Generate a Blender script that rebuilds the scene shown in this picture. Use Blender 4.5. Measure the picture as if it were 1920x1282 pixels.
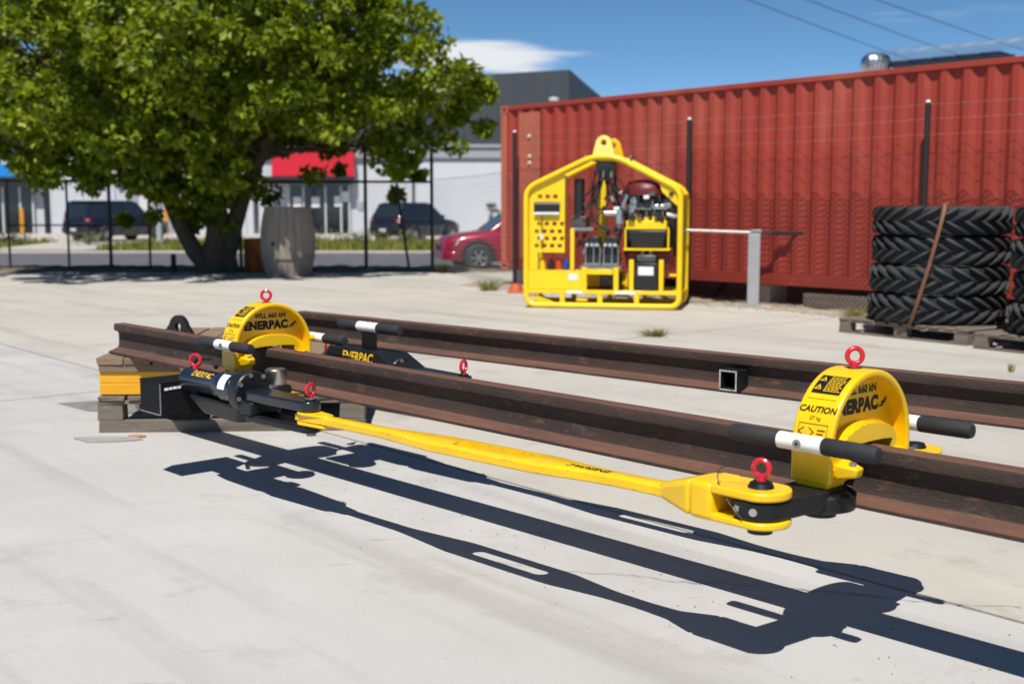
import bpy, bmesh, math, random
import numpy as np
from mathutils import Vector, Matrix

# ------------------------------------------------------------------ clear
for o in list(bpy.data.objects):
    bpy.data.objects.remove(o, do_unlink=True)
SC = bpy.context.scene
COL = SC.collection
R = math.radians
random.seed(7)
RNG = np.random.default_rng(11)

# ------------------------------------------------------------------ camera
CAM_H = 1.27
cam_d = bpy.data.cameras.new('camera')
cam = bpy.data.objects.new('camera', cam_d)
COL.objects.link(cam)
cam.location = (0, 0, CAM_H)
PITCH = math.atan(253 / 2250)
cam.rotation_euler = (R(90) - PITCH, 0, 0)
cam_d.sensor_width = 36
cam_d.lens = 2250 / 1920 * 36
cam_d.clip_start = 0.05
cam_d.clip_end = 3000
cam_d.dof.use_dof = True
cam_d.dof.focus_distance = 4.3
cam_d.dof.aperture_fstop = 2.9
SC.camera = cam

# ------------------------------------------------------------------ sun + sky
SUN_EL = R(59)
SUN_AZ = math.atan2(-0.193, -0.981)          # clockwise from +Y
sd = bpy.data.lights.new('sun', 'SUN')
sd.energy = 5.0
sd.angle = R(0.5)
sd.color = (1.0, 0.965, 0.90)
sun = bpy.data.objects.new('sun', sd)
COL.objects.link(sun)
sdir = Vector((math.sin(SUN_AZ) * math.cos(SUN_EL), math.cos(SUN_AZ) * math.cos(SUN_EL), math.sin(SUN_EL)))
sun.rotation_euler = sdir.to_track_quat('Z', 'Y').to_euler()
sun.location = sdir * 60

world = bpy.data.worlds.new('World')
SC.world = world
world.use_nodes = True
wn, wl = world.node_tree.nodes, world.node_tree.links
wn.clear()
w_out = wn.new('ShaderNodeOutputWorld')
w_bg = wn.new('ShaderNodeBackground')
w_sky = wn.new('ShaderNodeTexSky')
w_sky.sky_type = 'NISHITA'
w_sky.sun_disc = False
w_sky.sun_elevation = SUN_EL
w_sky.sun_rotation = SUN_AZ
w_sky.altitude = 0
w_sky.air_density = 0.4
w_sky.dust_density = 0.0
w_sky.ozone_density = 1.0
w_bg.inputs['Strength'].default_value = 0.104
# thin wind-drawn clouds: streaky noise inside soft banks of the sky dome
w_geo = wn.new('ShaderNodeTexCoord')


def w_math(op, a, b=None, clamp=False):
    n = wn.new('ShaderNodeMath')
    n.operation = op
    n.use_clamp = clamp
    for i, v in enumerate((a, b)):
        if v is None:
            continue
        if isinstance(v, (int, float)):
            n.inputs[i].default_value = v
        else:
            wl.new(v, n.inputs[i])
    return n.outputs[0]


def w_bank(cx, cy, cz, sx, sy, sz, amount):
    sub = wn.new('ShaderNodeVectorMath')
    sub.operation = 'SUBTRACT'
    wl.new(w_geo.outputs['Generated'], sub.inputs[0])
    v = Vector((cx, cy, cz)).normalized()
    sub.inputs[1].default_value = v
    mul = wn.new('ShaderNodeVectorMath')
    mul.operation = 'MULTIPLY'
    wl.new(sub.outputs[0], mul.inputs[0])
    mul.inputs[1].default_value = (1 / sx, 1 / sy, 1 / sz)
    ln = wn.new('ShaderNodeVectorMath')
    ln.operation = 'LENGTH'
    wl.new(mul.outputs[0], ln.inputs[0])
    mr = wn.new('ShaderNodeMapRange')
    mr.interpolation_type = 'SMOOTHSTEP'
    wl.new(ln.outputs['Value'], mr.inputs['Value'])
    mr.inputs['From Min'].default_value = 1.0
    mr.inputs['From Max'].default_value = 0.15
    mr.inputs['To Max'].default_value = amount
    return mr.outputs['Result']


w_map = wn.new('ShaderNodeMapping')
wl.new(w_geo.outputs['Generated'], w_map.inputs['Vector'])
w_map.inputs['Scale'].default_value = (9, 9, 75)
w_nz = wn.new('ShaderNodeTexNoise')
wl.new(w_map.outputs[0], w_nz.inputs['Vector'])
w_nz.inputs['Scale'].default_value = 1.0
w_nz.inputs['Detail'].default_value = 6
w_ns = wn.new('ShaderNodeMapRange')
w_ns.interpolation_type = 'SMOOTHSTEP'
wl.new(w_nz.outputs['Fac'], w_ns.inputs['Value'])
w_ns.inputs['From Min'].default_value = 0.30
w_ns.inputs['From Max'].default_value = 0.66
banks = None
for b in [(-0.022, 1, 0.121, 0.115, 0.5, 0.022, 1.25), (-0.09, 1, 0.098, 0.09, 0.5, 0.016, 0.95), (0.18, 1, 0.152, 0.05, 0.5, 0.012, 0.5),
          (0.33, 1, 0.155, 0.10, 0.5, 0.012, 0.35), (-0.8, 0.7, 0.22, 0.3, 0.3, 0.04, 0.7), (0.9, 0.5, 0.25, 0.3, 0.3, 0.05, 0.7),
          (0.5, -0.9, 0.3, 0.4, 0.3, 0.06, 0.7), (-0.6, -0.8, 0.35, 0.3, 0.3, 0.06, 0.6)]:
    o = w_bank(*b)
    banks = o if banks is None else w_math('MAXIMUM', banks, o)
w_edge = w_math('ADD', banks, w_math('MULTIPLY', w_math('SUBTRACT', w_nz.outputs['Fac'], 0.56), 2.6))
w_ns2 = wn.new('ShaderNodeMapRange')
w_ns2.interpolation_type = 'SMOOTHSTEP'
wl.new(w_edge, w_ns2.inputs['Value'])
w_ns2.inputs['From Min'].default_value = 0.15
w_ns2.inputs['From Max'].default_value = 1.0
w_fac = w_math('MULTIPLY', w_ns2.outputs['Result'], w_math('MULTIPLY', banks, 2.2, True), True)
w_mix = wn.new('ShaderNodeMixRGB')
wl.new(w_fac, w_mix.inputs['Fac'])
w_hs = wn.new('ShaderNodeHueSaturation')
w_hs.inputs['Saturation'].default_value = 1.17
w_hs.inputs['Hue'].default_value = 0.490
wl.new(w_sky.outputs[0], w_hs.inputs['Color'])
wl.new(w_hs.outputs[0], w_mix.inputs['Color1'])
w_mix.inputs['Color2'].default_value = (6.7, 6.9, 7.2, 1)
wl.new(w_mix.outputs[0], w_bg.inputs['Color'])
wl.new(w_bg.outputs[0], w_out.inputs[0])

# ------------------------------------------------------------------ colour management
SC.view_settings.view_transform = 'Standard'
SC.view_settings.look = 'None'
SC.view_settings.exposure = 0.22
SC.view_settings.gamma = 1
SC.view_settings.use_curve_mapping = False
SC.render.engine = 'CYCLES'

# ------------------------------------------------------------------ materials
MATS = {}


def mat(name, col, rough=0.6, metal=0.0, var=0.0, vscale=4.0, col2=None, spots=None, bump=0.0, bscale=40.0, stretch=(1, 1, 1), coat=0.0,
        spec=0.5, trans=0.0, coords='Object', grime=None):
    """Principled surface: base colour varied by two noises, optional spots / grime (own colour), fine relief."""
    if name in MATS:
        return MATS[name]
    m = bpy.data.materials.new(name)
    m.use_nodes = True
    nt = m.node_tree
    n, l = nt.nodes, nt.links
    b = n['Principled BSDF']
    b.inputs['Roughness'].default_value = rough
    b.inputs['Metallic'].default_value = metal
    b.inputs['Specular IOR Level'].default_value = spec
    b.inputs['Coat Weight'].default_value = coat
    b.inputs['Coat Roughness'].default_value = 0.12
    if trans:
        b.inputs['Transmission Weight'].default_value = trans
    if coords == 'World':
        src = n.new('ShaderNodeNewGeometry').outputs['Position']
    else:
        src = n.new('ShaderNodeTexCoord').outputs['Object']
    mp = n.new('ShaderNodeMapping')
    l.new(src, mp.inputs['Vector'])
    mp.inputs['Scale'].default_value = stretch
    vec = mp.outputs[0]

    def noise(scale, detail=5, rgh=0.6):
        t = n.new('ShaderNodeTexNoise')
        l.new(vec, t.inputs['Vector'])
        t.inputs['Scale'].default_value = scale
        t.inputs['Detail'].default_value = detail
        t.inputs['Roughness'].default_value = rgh
        return t.outputs['Fac']

    def ramp(fac, lo, hi):
        t = n.new('ShaderNodeMapRange')
        l.new(fac, t.inputs['Value'])
        t.inputs['From Min'].default_value = lo
        t.inputs['From Max'].default_value = hi
        return t.outputs['Result']

    def mix(fac, a, c):
        t = n.new('ShaderNodeMixRGB')
        l.new(fac, t.inputs['Fac'])
        for i, v in ((1, a), (2, c)):
            if isinstance(v, tuple):
                t.inputs[i].default_value = (*v[:3], 1)
            else:
                l.new(v, t.inputs[i])
        return t.outputs[0]
    c2 = col2 if col2 else tuple(x * (1 - var) for x in col)
    c1 = col if col2 else tuple(min(1, x * (1 + var * 0.6)) for x in col)
    if var or col2:
        cur = mix(ramp(noise(vscale), 0.32, 0.68), c1, c2)
    else:
        cur = None
        b.inputs['Base Color'].default_value = (*col, 1)
    for sp in (spots or []):
        # (scale, lo, hi, colour)
        cur = mix(ramp(noise(sp[0], 6, 0.65), sp[1], sp[2]), cur if cur is not None else tuple(col), sp[3])
    if cur is not None:
        l.new(cur, b.inputs['Base Color'])
    if var or spots:
        rr = n.new('ShaderNodeMapRange')
        l.new(noise(vscale * 2.3), rr.inputs['Value'])
        rr.inputs['To Min'].default_value = max(0.02, rough - 0.12)
        rr.inputs['To Max'].default_value = min(1, rough + 0.14)
        l.new(rr.outputs[0], b.inputs['Roughness'])
    if bump:
        bp = n.new('ShaderNodeBump')
        l.new(noise(bscale, 6, 0.7), bp.inputs['Height'])
        bp.inputs['Strength'].default_value = bump
        bp.inputs['Distance'].default_value = 0.01
        l.new(bp.outputs[0], b.inputs['Normal'])
    MATS[name] = m
    return m


yellow = mat('yellow_paint', (0.87, 0.525, 0.002), 0.36, var=0.10, vscale=6, coat=0.2, spots=[(35, 0.68, 0.78, (0.42, 0.24, 0.03)), (8, 0.66, 0.82, (0.62, 0.37, 0.02)), (70, 0.72, 0.76, (0.06, 0.045, 0.03))], bump=0.04, bscale=60)
yellow_light = mat('yellow_paint_pack', (0.88, 0.595, 0.005), 0.35, var=0.08, vscale=4, coat=0.2, bump=0.03, bscale=50, spots=[(22, 0.72, 0.85, (0.45, 0.28, 0.05))])
yellow_lug = mat('pale_yellow_paint', (0.88, 0.72, 0.16), 0.4, var=0.08, vscale=8, coat=0.2)
black_paint = mat('black_paint', (0.010, 0.0105, 0.012), 0.42, var=0.3, vscale=10, spec=0.35, spots=[(30, 0.68, 0.78, (0.10, 0.085, 0.07))], bump=0.05, bscale=70)
navy_paint = mat('blue_black_enamel', (0.010, 0.014, 0.026), 0.28, var=0.3, vscale=12, coat=0.3, spots=[(26, 0.70, 0.80, (0.10, 0.09, 0.08))])
grip = mat('black_foam_grip', (0.020, 0.020, 0.022), 0.75, var=0.25, vscale=30, bump=0.2, bscale=220, spots=[(18, 0.66, 0.80, (0.055, 0.05, 0.045))])
white_paint = mat('white_paint', (0.78, 0.78, 0.77), 0.4, var=0.08, vscale=14, spots=[(40, 0.68, 0.80, (0.45, 0.42, 0.38))])
red_steel = mat('red_eye_bolt', (0.56, 0.010, 0.022), 0.32, var=0.15, vscale=30, coat=0.3)
steel = mat('bright_steel', (0.62, 0.61, 0.59), 0.28, metal=1.0, var=0.15, vscale=20)
dull_steel = mat('dull_steel', (0.34, 0.33, 0.32), 0.5, metal=0.8, var=0.25, vscale=16, bump=0.05, bscale=80)
wire_black = mat('black_wire', (0.02, 0.02, 0.02), 0.5)
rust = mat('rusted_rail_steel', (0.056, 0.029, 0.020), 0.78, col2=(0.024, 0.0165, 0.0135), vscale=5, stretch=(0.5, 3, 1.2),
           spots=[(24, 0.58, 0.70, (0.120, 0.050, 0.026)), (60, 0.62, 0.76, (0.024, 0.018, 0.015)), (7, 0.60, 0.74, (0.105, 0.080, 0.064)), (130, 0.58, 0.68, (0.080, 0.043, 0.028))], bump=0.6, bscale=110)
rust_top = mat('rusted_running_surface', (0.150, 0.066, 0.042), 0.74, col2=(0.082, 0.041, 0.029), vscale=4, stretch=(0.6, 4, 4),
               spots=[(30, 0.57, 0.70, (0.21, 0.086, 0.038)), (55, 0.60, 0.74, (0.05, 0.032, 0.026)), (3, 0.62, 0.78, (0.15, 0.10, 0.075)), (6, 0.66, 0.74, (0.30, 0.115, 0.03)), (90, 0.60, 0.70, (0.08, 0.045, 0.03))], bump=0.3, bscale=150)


def edge_wear(m_, chip, radius=0.006, amount=0.8):
    """knocked corners: where the surface turns sharply the paint is chipped to primer or steel"""
    n, l = m_.node_tree.nodes, m_.node_tree.links
    b = n['Principled BSDF']
    src = b.inputs['Base Color'].links[0].from_socket
    bv = n.new('ShaderNodeBevel')
    bv.samples = 4
    bv.inputs['Radius'].default_value = radius
    ge = n.new('ShaderNodeNewGeometry')
    dt = n.new('ShaderNodeVectorMath')
    dt.operation = 'DOT_PRODUCT'
    l.new(bv.outputs[0], dt.inputs[0])
    l.new(ge.outputs['Normal'], dt.inputs[1])
    mr = n.new('ShaderNodeMapRange')
    l.new(dt.outputs['Value'], mr.inputs['Value'])
    mr.inputs['From Min'].default_value = 0.985
    mr.inputs['From Max'].default_value = 0.90
    nz = n.new('ShaderNodeTexNoise')
    nz.inputs['Scale'].default_value = 38
    nz.inputs['Detail'].default_value = 5
    tc = n.new('ShaderNodeTexCoord')
    l.new(tc.outputs['Object'], nz.inputs['Vector'])
    m2 = n.new('ShaderNodeMapRange')
    l.new(nz.outputs['Fac'], m2.inputs['Value'])
    m2.inputs['From Min'].default_value = 0.53
    m2.inputs['From Max'].default_value = 0.60
    m2.inputs['To Max'].default_value = amount
    mu = n.new('ShaderNodeMath')
    mu.operation = 'MULTIPLY'
    l.new(mr.outputs[0], mu.inputs[0])
    l.new(m2.outputs[0], mu.inputs[1])
    mx = n.new('ShaderNodeMixRGB')
    l.new(mu.outputs[0], mx.inputs['Fac'])
    l.new(src, mx.inputs[1])
    mx.inputs[2].default_value = (*chip, 1)
    l.new(mx.outputs[0], b.inputs['Base Color'])


edge_wear(yellow, (0.10, 0.065, 0.03))
edge_wear(black_paint, (0.16, 0.14, 0.12), 0.004, 0.7)
concrete = None


# ------------------------------------------------------------------ mesh helpers
class MB:
    def __init__(self):
        self.v, self.f = [], []

    def add(self, vs, fs):
        o = len(self.v)
        self.v.extend([tuple(p) for p in vs])
        self.f.extend([tuple(i + o for i in q) for q in fs])
        return self

    def box(self, x0, x1, y0, y1, z0, z1):
        v = [(x0, y0, z0), (x1, y0, z0), (x1, y1, z0), (x0, y1, z0), (x0, y0, z1), (x1, y0, z1), (x1, y1, z1), (x0, y1, z1)]
        return self.add(v, [(3, 2, 1, 0), (4, 5, 6, 7), (0, 1, 5, 4), (1, 2, 6, 5), (2, 3, 7, 6), (3, 0, 4, 7)])

    def hexa(self, lo, hi):
        """two quads (4 points each, same winding) joined to a solid"""
        return self.add(list(lo) + list(hi), [(3, 2, 1, 0), (4, 5, 6, 7), (0, 1, 5, 4), (1, 2, 6, 5), (2, 3, 7, 6), (3, 0, 4, 7)])

    def cyl(self, p0, p1, r0, r1=None, n=16, caps=True):
        r1 = r0 if r1 is None else r1
        p0, p1 = Vector(p0), Vector(p1)
        d = (p1 - p0).normalized()
        a = d.orthogonal().normalized()
        b = d.cross(a)
        vs = []
        for p, r in ((p0, r0), (p1, r1)):
            for i in range(n):
                t = 2 * math.pi * i / n
                vs.append(p + a * (r * math.cos(t)) + b * (r * math.sin(t)))
        fs = [(i, (i + 1) % n, n + (i + 1) % n, n + i) for i in range(n)]
        if caps:
            fs += [tuple(range(n - 1, -1, -1)), tuple(range(n, 2 * n))]
        return self.add(vs, fs)

    def tube(self, path, r, n=8, closed=False):
        path = [Vector(p) for p in path]
        m = len(path)
        rs = r if isinstance(r, (list, tuple)) else [r] * m
        vs, fs = [], []
        prev = None
        for i, p in enumerate(path):
            if closed:
                d = (path[(i + 1) % m] - path[i - 1]).normalized()
            elif i == 0:
                d = (path[1] - p).normalized()
            elif i == m - 1:
                d = (p - path[i - 1]).normalized()
            else:
                d = (path[i + 1] - path[i - 1]).normalized()
            if prev is None:
                a = d.orthogonal().normalized()
            else:
                a = (prev - d * prev.dot(d))
                a = a.normalized() if a.length > 1e-6 else d.orthogonal().normalized()
            prev = a
            b = d.cross(a)
            for k in range(n):
                t = 2 * math.pi * k / n
                vs.append(p + a * (rs[i] * math.cos(t)) + b * (rs[i] * math.sin(t)))
        for i in range(m if closed else m - 1):
            j = (i + 1) % m
            for k in range(n):
                fs.append((i * n + k, i * n + (k + 1) % n, j * n + (k + 1) % n, j * n + k))
        if not closed:
            fs += [tuple(range(n - 1, -1, -1)), tuple(range((m - 1) * n, m * n))]
        return self.add(vs, fs)

    def lathe(self, prof, n=32, c=(0, 0, 0), axis='z'):
        """prof: (radius, height) pairs; open ends at radius 0 allowed"""
        vs, fs = [], []
        m = len(prof)
        for i in range(n):
            t = 2 * math.pi * i / n
            for r, h in prof:
                x, y, z = r * math.cos(t), r * math.sin(t), h
                if axis == 'x':
                    x, y, z = z, x, y
                elif axis == 'y':
                    x, y, z = y, z, x
                vs.append((x + c[0], y + c[1], z + c[2]))
        for i in range(n):
            j = (i + 1) % n
            for k in range(m - 1):
                fs.append((i * m + k, j * m + k, j * m + k + 1, i * m + k + 1))
        return self.add(vs, fs)

    def torus(self, c, axis, Rr, r, n=28, k=10):
        a = Vector(axis).normalized()
        b = a.orthogonal().normalized()
        d = a.cross(b)
        path = [Vector(c) + b * (Rr * math.cos(2 * math.pi * i / n)) + d * (Rr * math.sin(2 * math.pi * i / n)) for i in range(n)]
        return self.tube(path, r, k, True)

    def prism(self, poly, axis, a, b):
        """poly of 2-D points; axis x: (y,z), y: (x,z), z: (x,y)"""
        def P(p, h):
            return (h, p[0], p[1]) if axis == 'x' else (p[0], h, p[1]) if axis == 'y' else (p[0], p[1], h)
        n = len(poly)
        vs = [P(p, a) for p in poly] + [P(p, b) for p in poly]
        fs = [tuple(range(n - 1, -1, -1)), tuple(range(n, 2 * n))] + [(i, (i + 1) % n, n + (i + 1) % n, n + i) for i in range(n)]
        return self.add(vs, fs)

    def band(self, A, B, axis, a, b, closed=False):
        """solid between two 2-D paths with equal counts, extruded from a to b"""
        def P(p, h):
            return (h, p[0], p[1]) if axis == 'x' else (p[0], h, p[1]) if axis == 'y' else (p[0], p[1], h)
        n = len(A)
        vs = [P(p, a) for p in A] + [P(p, a) for p in B] + [P(p, b) for p in A] + [P(p, b) for p in B]
        fs = []
        for i in range(n if closed else n - 1):
            j = (i + 1) % n
            fs += [(i, j, n + j, n + i), (2 * n + i, 3 * n + i, 3 * n + j, 2 * n + j), (i, 2 * n + i, 2 * n + j, j), (n + i, n + j, 3 * n + j, 3 * n + i)]
        if not closed:
            fs += [(0, n, 3 * n, 2 * n), (n - 1, 3 * n - 1, 4 * n - 1, 2 * n - 1)]
        return self.add(vs, fs)

    def build(self, name, m, parent=None, bevel=0.0, smooth=35, recalc=True, seg=2):
        me = bpy.data.meshes.new(name)
        me.from_pydata(self.v, [], self.f)
        if recalc:
            bm = bmesh.new()
            bm.from_mesh(me)
            bmesh.ops.recalc_face_normals(bm, faces=bm.faces)
            bm.to_mesh(me)
            bm.free()
        if smooth:
            me.polygons.foreach_set('use_smooth', [True] * len(me.polygons))
            me.set_sharp_from_angle(angle=R(smooth))
        me.materials.append(m)
        o = bpy.data.objects.new(name, me)
        COL.objects.link(o)
        o.parent = parent
        if bevel:
            md = o.modifiers.new('bevel', 'BEVEL')
            md.width = bevel
            md.segments = seg
            md.limit_method = 'ANGLE'
            md.angle_limit = R(40)
            md.harden_normals = False
        return o


def tag(o, label=None, cat=None, group=None, kind=None):
    if label:
        o['label'] = label
    if cat:
        o['category'] = cat
    if group:
        o['group'] = group
    if kind:
        o['kind'] = kind
    return o


def thing(name, label, cat, loc=(0, 0, 0), rz=0.0, group=None):
    o = bpy.data.objects.new(name, None)
    o.empty_display_size = 0.2
    COL.objects.link(o)
    o.location = loc
    o.rotation_euler = (0, 0, rz)
    return tag(o, label, cat, group)


def copy_tree(o, parent=None):
    c = o.copy()
    COL.objects.link(c)
    c.parent = parent
    for ch in list(o.children):
        copy_tree(ch, c)
    return c


def part_copy(o, loc, rz=0.0, parent=None):
    """another piece with the same mesh"""
    c = o.copy()
    COL.objects.link(c)
    c.parent = parent if parent is not None else o.parent
    c.location = loc
    c.rotation_euler = (0, 0, rz)
    return c


def letters(text, size, thick=0.0, bold=0.0, shear=0.0, spacing=1.0):
    """outline of a word as plain vertex/face lists in the xy plane, centred"""
    cu = bpy.data.curves.new('lettering', 'FONT')
    cu.body = text
    cu.size = size
    cu.align_x = 'CENTER'
    cu.align_y = 'CENTER'
    cu.extrude = thick
    cu.offset = bold
    cu.shear = shear
    cu.space_character = spacing
    cu.resolution_u = 3
    o = bpy.data.objects.new('lettering', cu)
    COL.objects.link(o)
    dg = bpy.context.evaluated_depsgraph_get()
    me = bpy.data.meshes.new_from_object(o.evaluated_get(dg))
    vs = [tuple(v.co) for v in me.vertices]
    fs = [tuple(p.vertices) for p in me.polygons]
    bpy.data.objects.remove(o, do_unlink=True)
    bpy.data.meshes.remove(me)
    return vs, fs


def lettering(text, size, m, parent, fn, name='lettering', **kw):
    vs, fs = letters(text, size, **kw)
    mb = MB()
    mb.add([fn(x, y, z) for x, y, z in vs], fs)
    return mb.build(name, m, parent, smooth=0, recalc=False)


def arc(cx, cy, r, a0, a1, n):
    return [(cx + r * math.cos(R(a0 + (a1 - a0) * i / n)), cy + r * math.sin(R(a0 + (a1 - a0) * i / n))) for i in range(n + 1)]


def capsule(p0, r0, p1, r1, n=10):
    """outline round two circles of unlike radius"""
    p0, p1 = Vector(p0), Vector(p1)
    d = p1 - p0
    ang = math.atan2(d.y, d.x)
    k = math.acos(max(-1, min(1, (r0 - r1) / d.length)))
    out = []
    for i in range(n + 1):
        t = ang + k + (2 * math.pi - 2 * k) * i / n
        out.append((p0.x + r0 * math.cos(t), p0.y + r0 * math.sin(t)))
    for i in range(n + 1):
        t = ang - k + 2 * k * i / n
        out.append((p1.x + r1 * math.cos(t), p1.y + r1 * math.sin(t)))
    return out


def clip(poly, nx, ny, c):
    """keep nx*x+ny*y <= c"""
    out = []
    for i in range(len(poly)):
        a, b = poly[i], poly[(i + 1) % len(poly)]
        da, db = nx * a[0] + ny * a[1] - c, nx * b[0] + ny * b[1] - c
        if da <= 0:
            out.append(a)
        if da * db < 0:
            t = da / (da - db)
            out.append((a[0] + (b[0] - a[0]) * t, a[1] + (b[1] - a[1]) * t))
    return out


# rail frame: u runs along the rails towards the viewer's right, w across them away from the viewer
TH = R(-47.5)
UX, UY = math.cos(TH), math.sin(TH)
WX, WY = -math.sin(TH), math.cos(TH)


def RW(u, w, z=0.0):
    return (u * UX + w * WX, u * UY + w * WY, z)

# ================================================================== SETTING
def concrete_material(name, tint):
    """old power-floated slab: cloudy tone, drag streaks along the pour, damp stains, pores and specks"""
    mm = bpy.data.materials.new(name)
    mm.use_nodes = True
    n, l = mm.node_tree.nodes, mm.node_tree.links
    b = n['Principled BSDF']
    b.inputs['Specular IOR Level'].default_value = 0.3
    pos = n.new('ShaderNodeNewGeometry').outputs['Position']

    def mapped(rot, sc):
        mp = n.new('ShaderNodeMapping')
        l.new(pos, mp.inputs['Vector'])
        mp.vector_type = 'TEXTURE'
        mp.inputs['Rotation'].default_value = (0, 0, rot)
        mp.inputs['Scale'].default_value = sc
        return mp.outputs[0]

    def noise(vec, scale, lo, hi, detail=6, rgh=0.6):
        t = n.new('ShaderNodeTexNoise')
        l.new(vec, t.inputs['Vector'])
        t.inputs['Scale'].default_value = scale
        t.inputs['Detail'].default_value = detail
        t.inputs['Roughness'].default_value = rgh
        r_ = n.new('ShaderNodeMapRange')
        l.new(t.outputs['Fac'], r_.inputs['Value'])
        r_.inputs['From Min'].default_value = lo
        r_.inputs['From Max'].default_value = hi
        return r_.outputs[0]

    def mix(f, a, c, amt=1.0):
        t = n.new('ShaderNodeMixRGB')
        if amt != 1.0:
            mu = n.new('ShaderNodeMath')
            mu.operation = 'MULTIPLY'
            l.new(f, mu.inputs[0])
            mu.inputs[1].default_value = amt
            f = mu.outputs[0]
        l.new(f, t.inputs['Fac'])
        for i_, v in ((1, a), (2, c)):
            if isinstance(v, tuple):
                t.inputs[i_].default_value = (*v, 1)
            else:
                l.new(v, t.inputs[i_])
        return t.outputs[0]
    iso = mapped(0, (1, 1, 1))
    drag = mapped(R(-50), (5.0, 0.35, 1))
    drag2 = mapped(R(33), (2.2, 0.30, 1))
    c = mix(noise(iso, 0.45, 0.35, 0.65), (0.490, 0.472, 0.458), (0.430, 0.416, 0.402))
    c = mix(noise(drag, 1.0, 0.52, 0.72), c, (0.335, 0.32, 0.30), 0.85)
    c = mix(noise(drag2, 1.0, 0.62, 0.80), c, (0.33, 0.315, 0.295), 0.35)
    c = mix(noise(iso, 1.7, 0.56, 0.70, 8, 0.7), c, (0.345, 0.330, 0.310), 0.8)
    c = mix(noise(iso, 0.35, 0.54, 0.66, 9, 0.72), c, (0.375, 0.365, 0.355), 0.8)
    c = mix(noise(iso, 0.8, 0.60, 0.72, 8, 0.65), c, (0.53, 0.512, 0.49), 0.7)
    c = mix(noise(iso, 6, 0.64, 0.74, 8, 0.7), c, (0.26, 0.245, 0.225), 0.7)
    c = mix(noise(iso, 45, 0.62, 0.72), c, (0.33, 0.31, 0.285), 0.6)
    c = mix(noise(iso, 120, 0.66, 0.74, 3), c, (0.20, 0.185, 0.165), 0.7)
    scuff = mapped(R(4), (0.55, 0.06, 1))
    c = mix(noise(scuff, 1.0, 0.665, 0.74, 5), c, (0.19, 0.18, 0.17), 0.65)
    c = mix(noise(mapped(R(-62), (0.30, 0.035, 1)), 1.0, 0.72, 0.77, 4), c, (0.22, 0.205, 0.19), 0.5)
    tn = n.new('ShaderNodeMixRGB')
    tn.blend_type = 'MULTIPLY'
    tn.inputs[0].default_value = 1.0
    l.new(c, tn.inputs[1])
    tn.inputs[2].default_value = (*tint, 1)
    l.new(tn.outputs[0], b.inputs['Base Color'])
    rr = n.new('ShaderNodeMapRange')
    l.new(noise(iso, 2.5, 0.3, 0.7), rr.inputs['Value'])
    rr.inputs['To Min'].default_value = 0.65
    rr.inputs['To Max'].default_value = 0.95
    l.new(rr.outputs[0], b.inputs['Roughness'])
    t = n.new('ShaderNodeTexNoise')
    l.new(iso, t.inputs['Vector'])
    t.inputs['Scale'].default_value = 60
    t.inputs['Detail'].default_value = 8
    t.inputs['Roughness'].default_value = 0.75
    bp = n.new('ShaderNodeBump')
    l.new(t.outputs['Fac'], bp.inputs['Height'])
    bp.inputs['Strength'].default_value = 0.45
    bp.inputs['Distance'].default_value = 0.008
    l.new(bp.outputs[0], b.inputs['Normal'])
    return mm


concrete = concrete_material('yard_concrete', (1.0, 1.0, 1.0))
concrete_old = concrete_material('yard_concrete_older_pour', (0.97, 0.94, 0.87))
joint_m = mat('joint_filler', (0.06, 0.055, 0.05), 0.95, var=0.4, vscale=9, coords='World')
asphalt = mat('asphalt', (0.105, 0.105, 0.115), 0.9, var=0.2, vscale=1.2, coords='World', spots=[(30, 0.6, 0.72, (0.17, 0.17, 0.175))], bump=0.2, bscale=60)
soil = mat('bare_soil', (0.15, 0.115, 0.08), 0.95, var=0.35, vscale=3, coords='World', spots=[(14, 0.56, 0.7, (0.27, 0.22, 0.16))], bump=0.6, bscale=30)
gravel_m = mat('pale_gravel', (0.33, 0.27, 0.21), 0.95, var=0.35, vscale=8, coords='World', spots=[(25, 0.55, 0.65, (0.48, 0.42, 0.34))], bump=0.5, bscale=40)
grass_m = mat('grass', (0.15, 0.165, 0.022), 0.85, col2=(0.215, 0.20, 0.035), vscale=0.9, coords='World', spots=[(5, 0.56, 0.7, (0.07, 0.10, 0.015))])
pave_m = mat('car_park_concrete', (0.46, 0.42, 0.38), 0.85, var=0.12, vscale=0.5, coords='World')
far_m = mat('far_ground', (0.16, 0.15, 0.10), 0.95, var=0.3, vscale=0.05, coords='World')

g = MB()
g.add([(-600, -200, -0.62), (600, -200, -0.62), (600, 1500, -0.62), (-600, 1500, -0.62)], [(0, 1, 2, 3)])
tag(g.build('ground', far_m, smooth=0), kind='structure')

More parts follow.
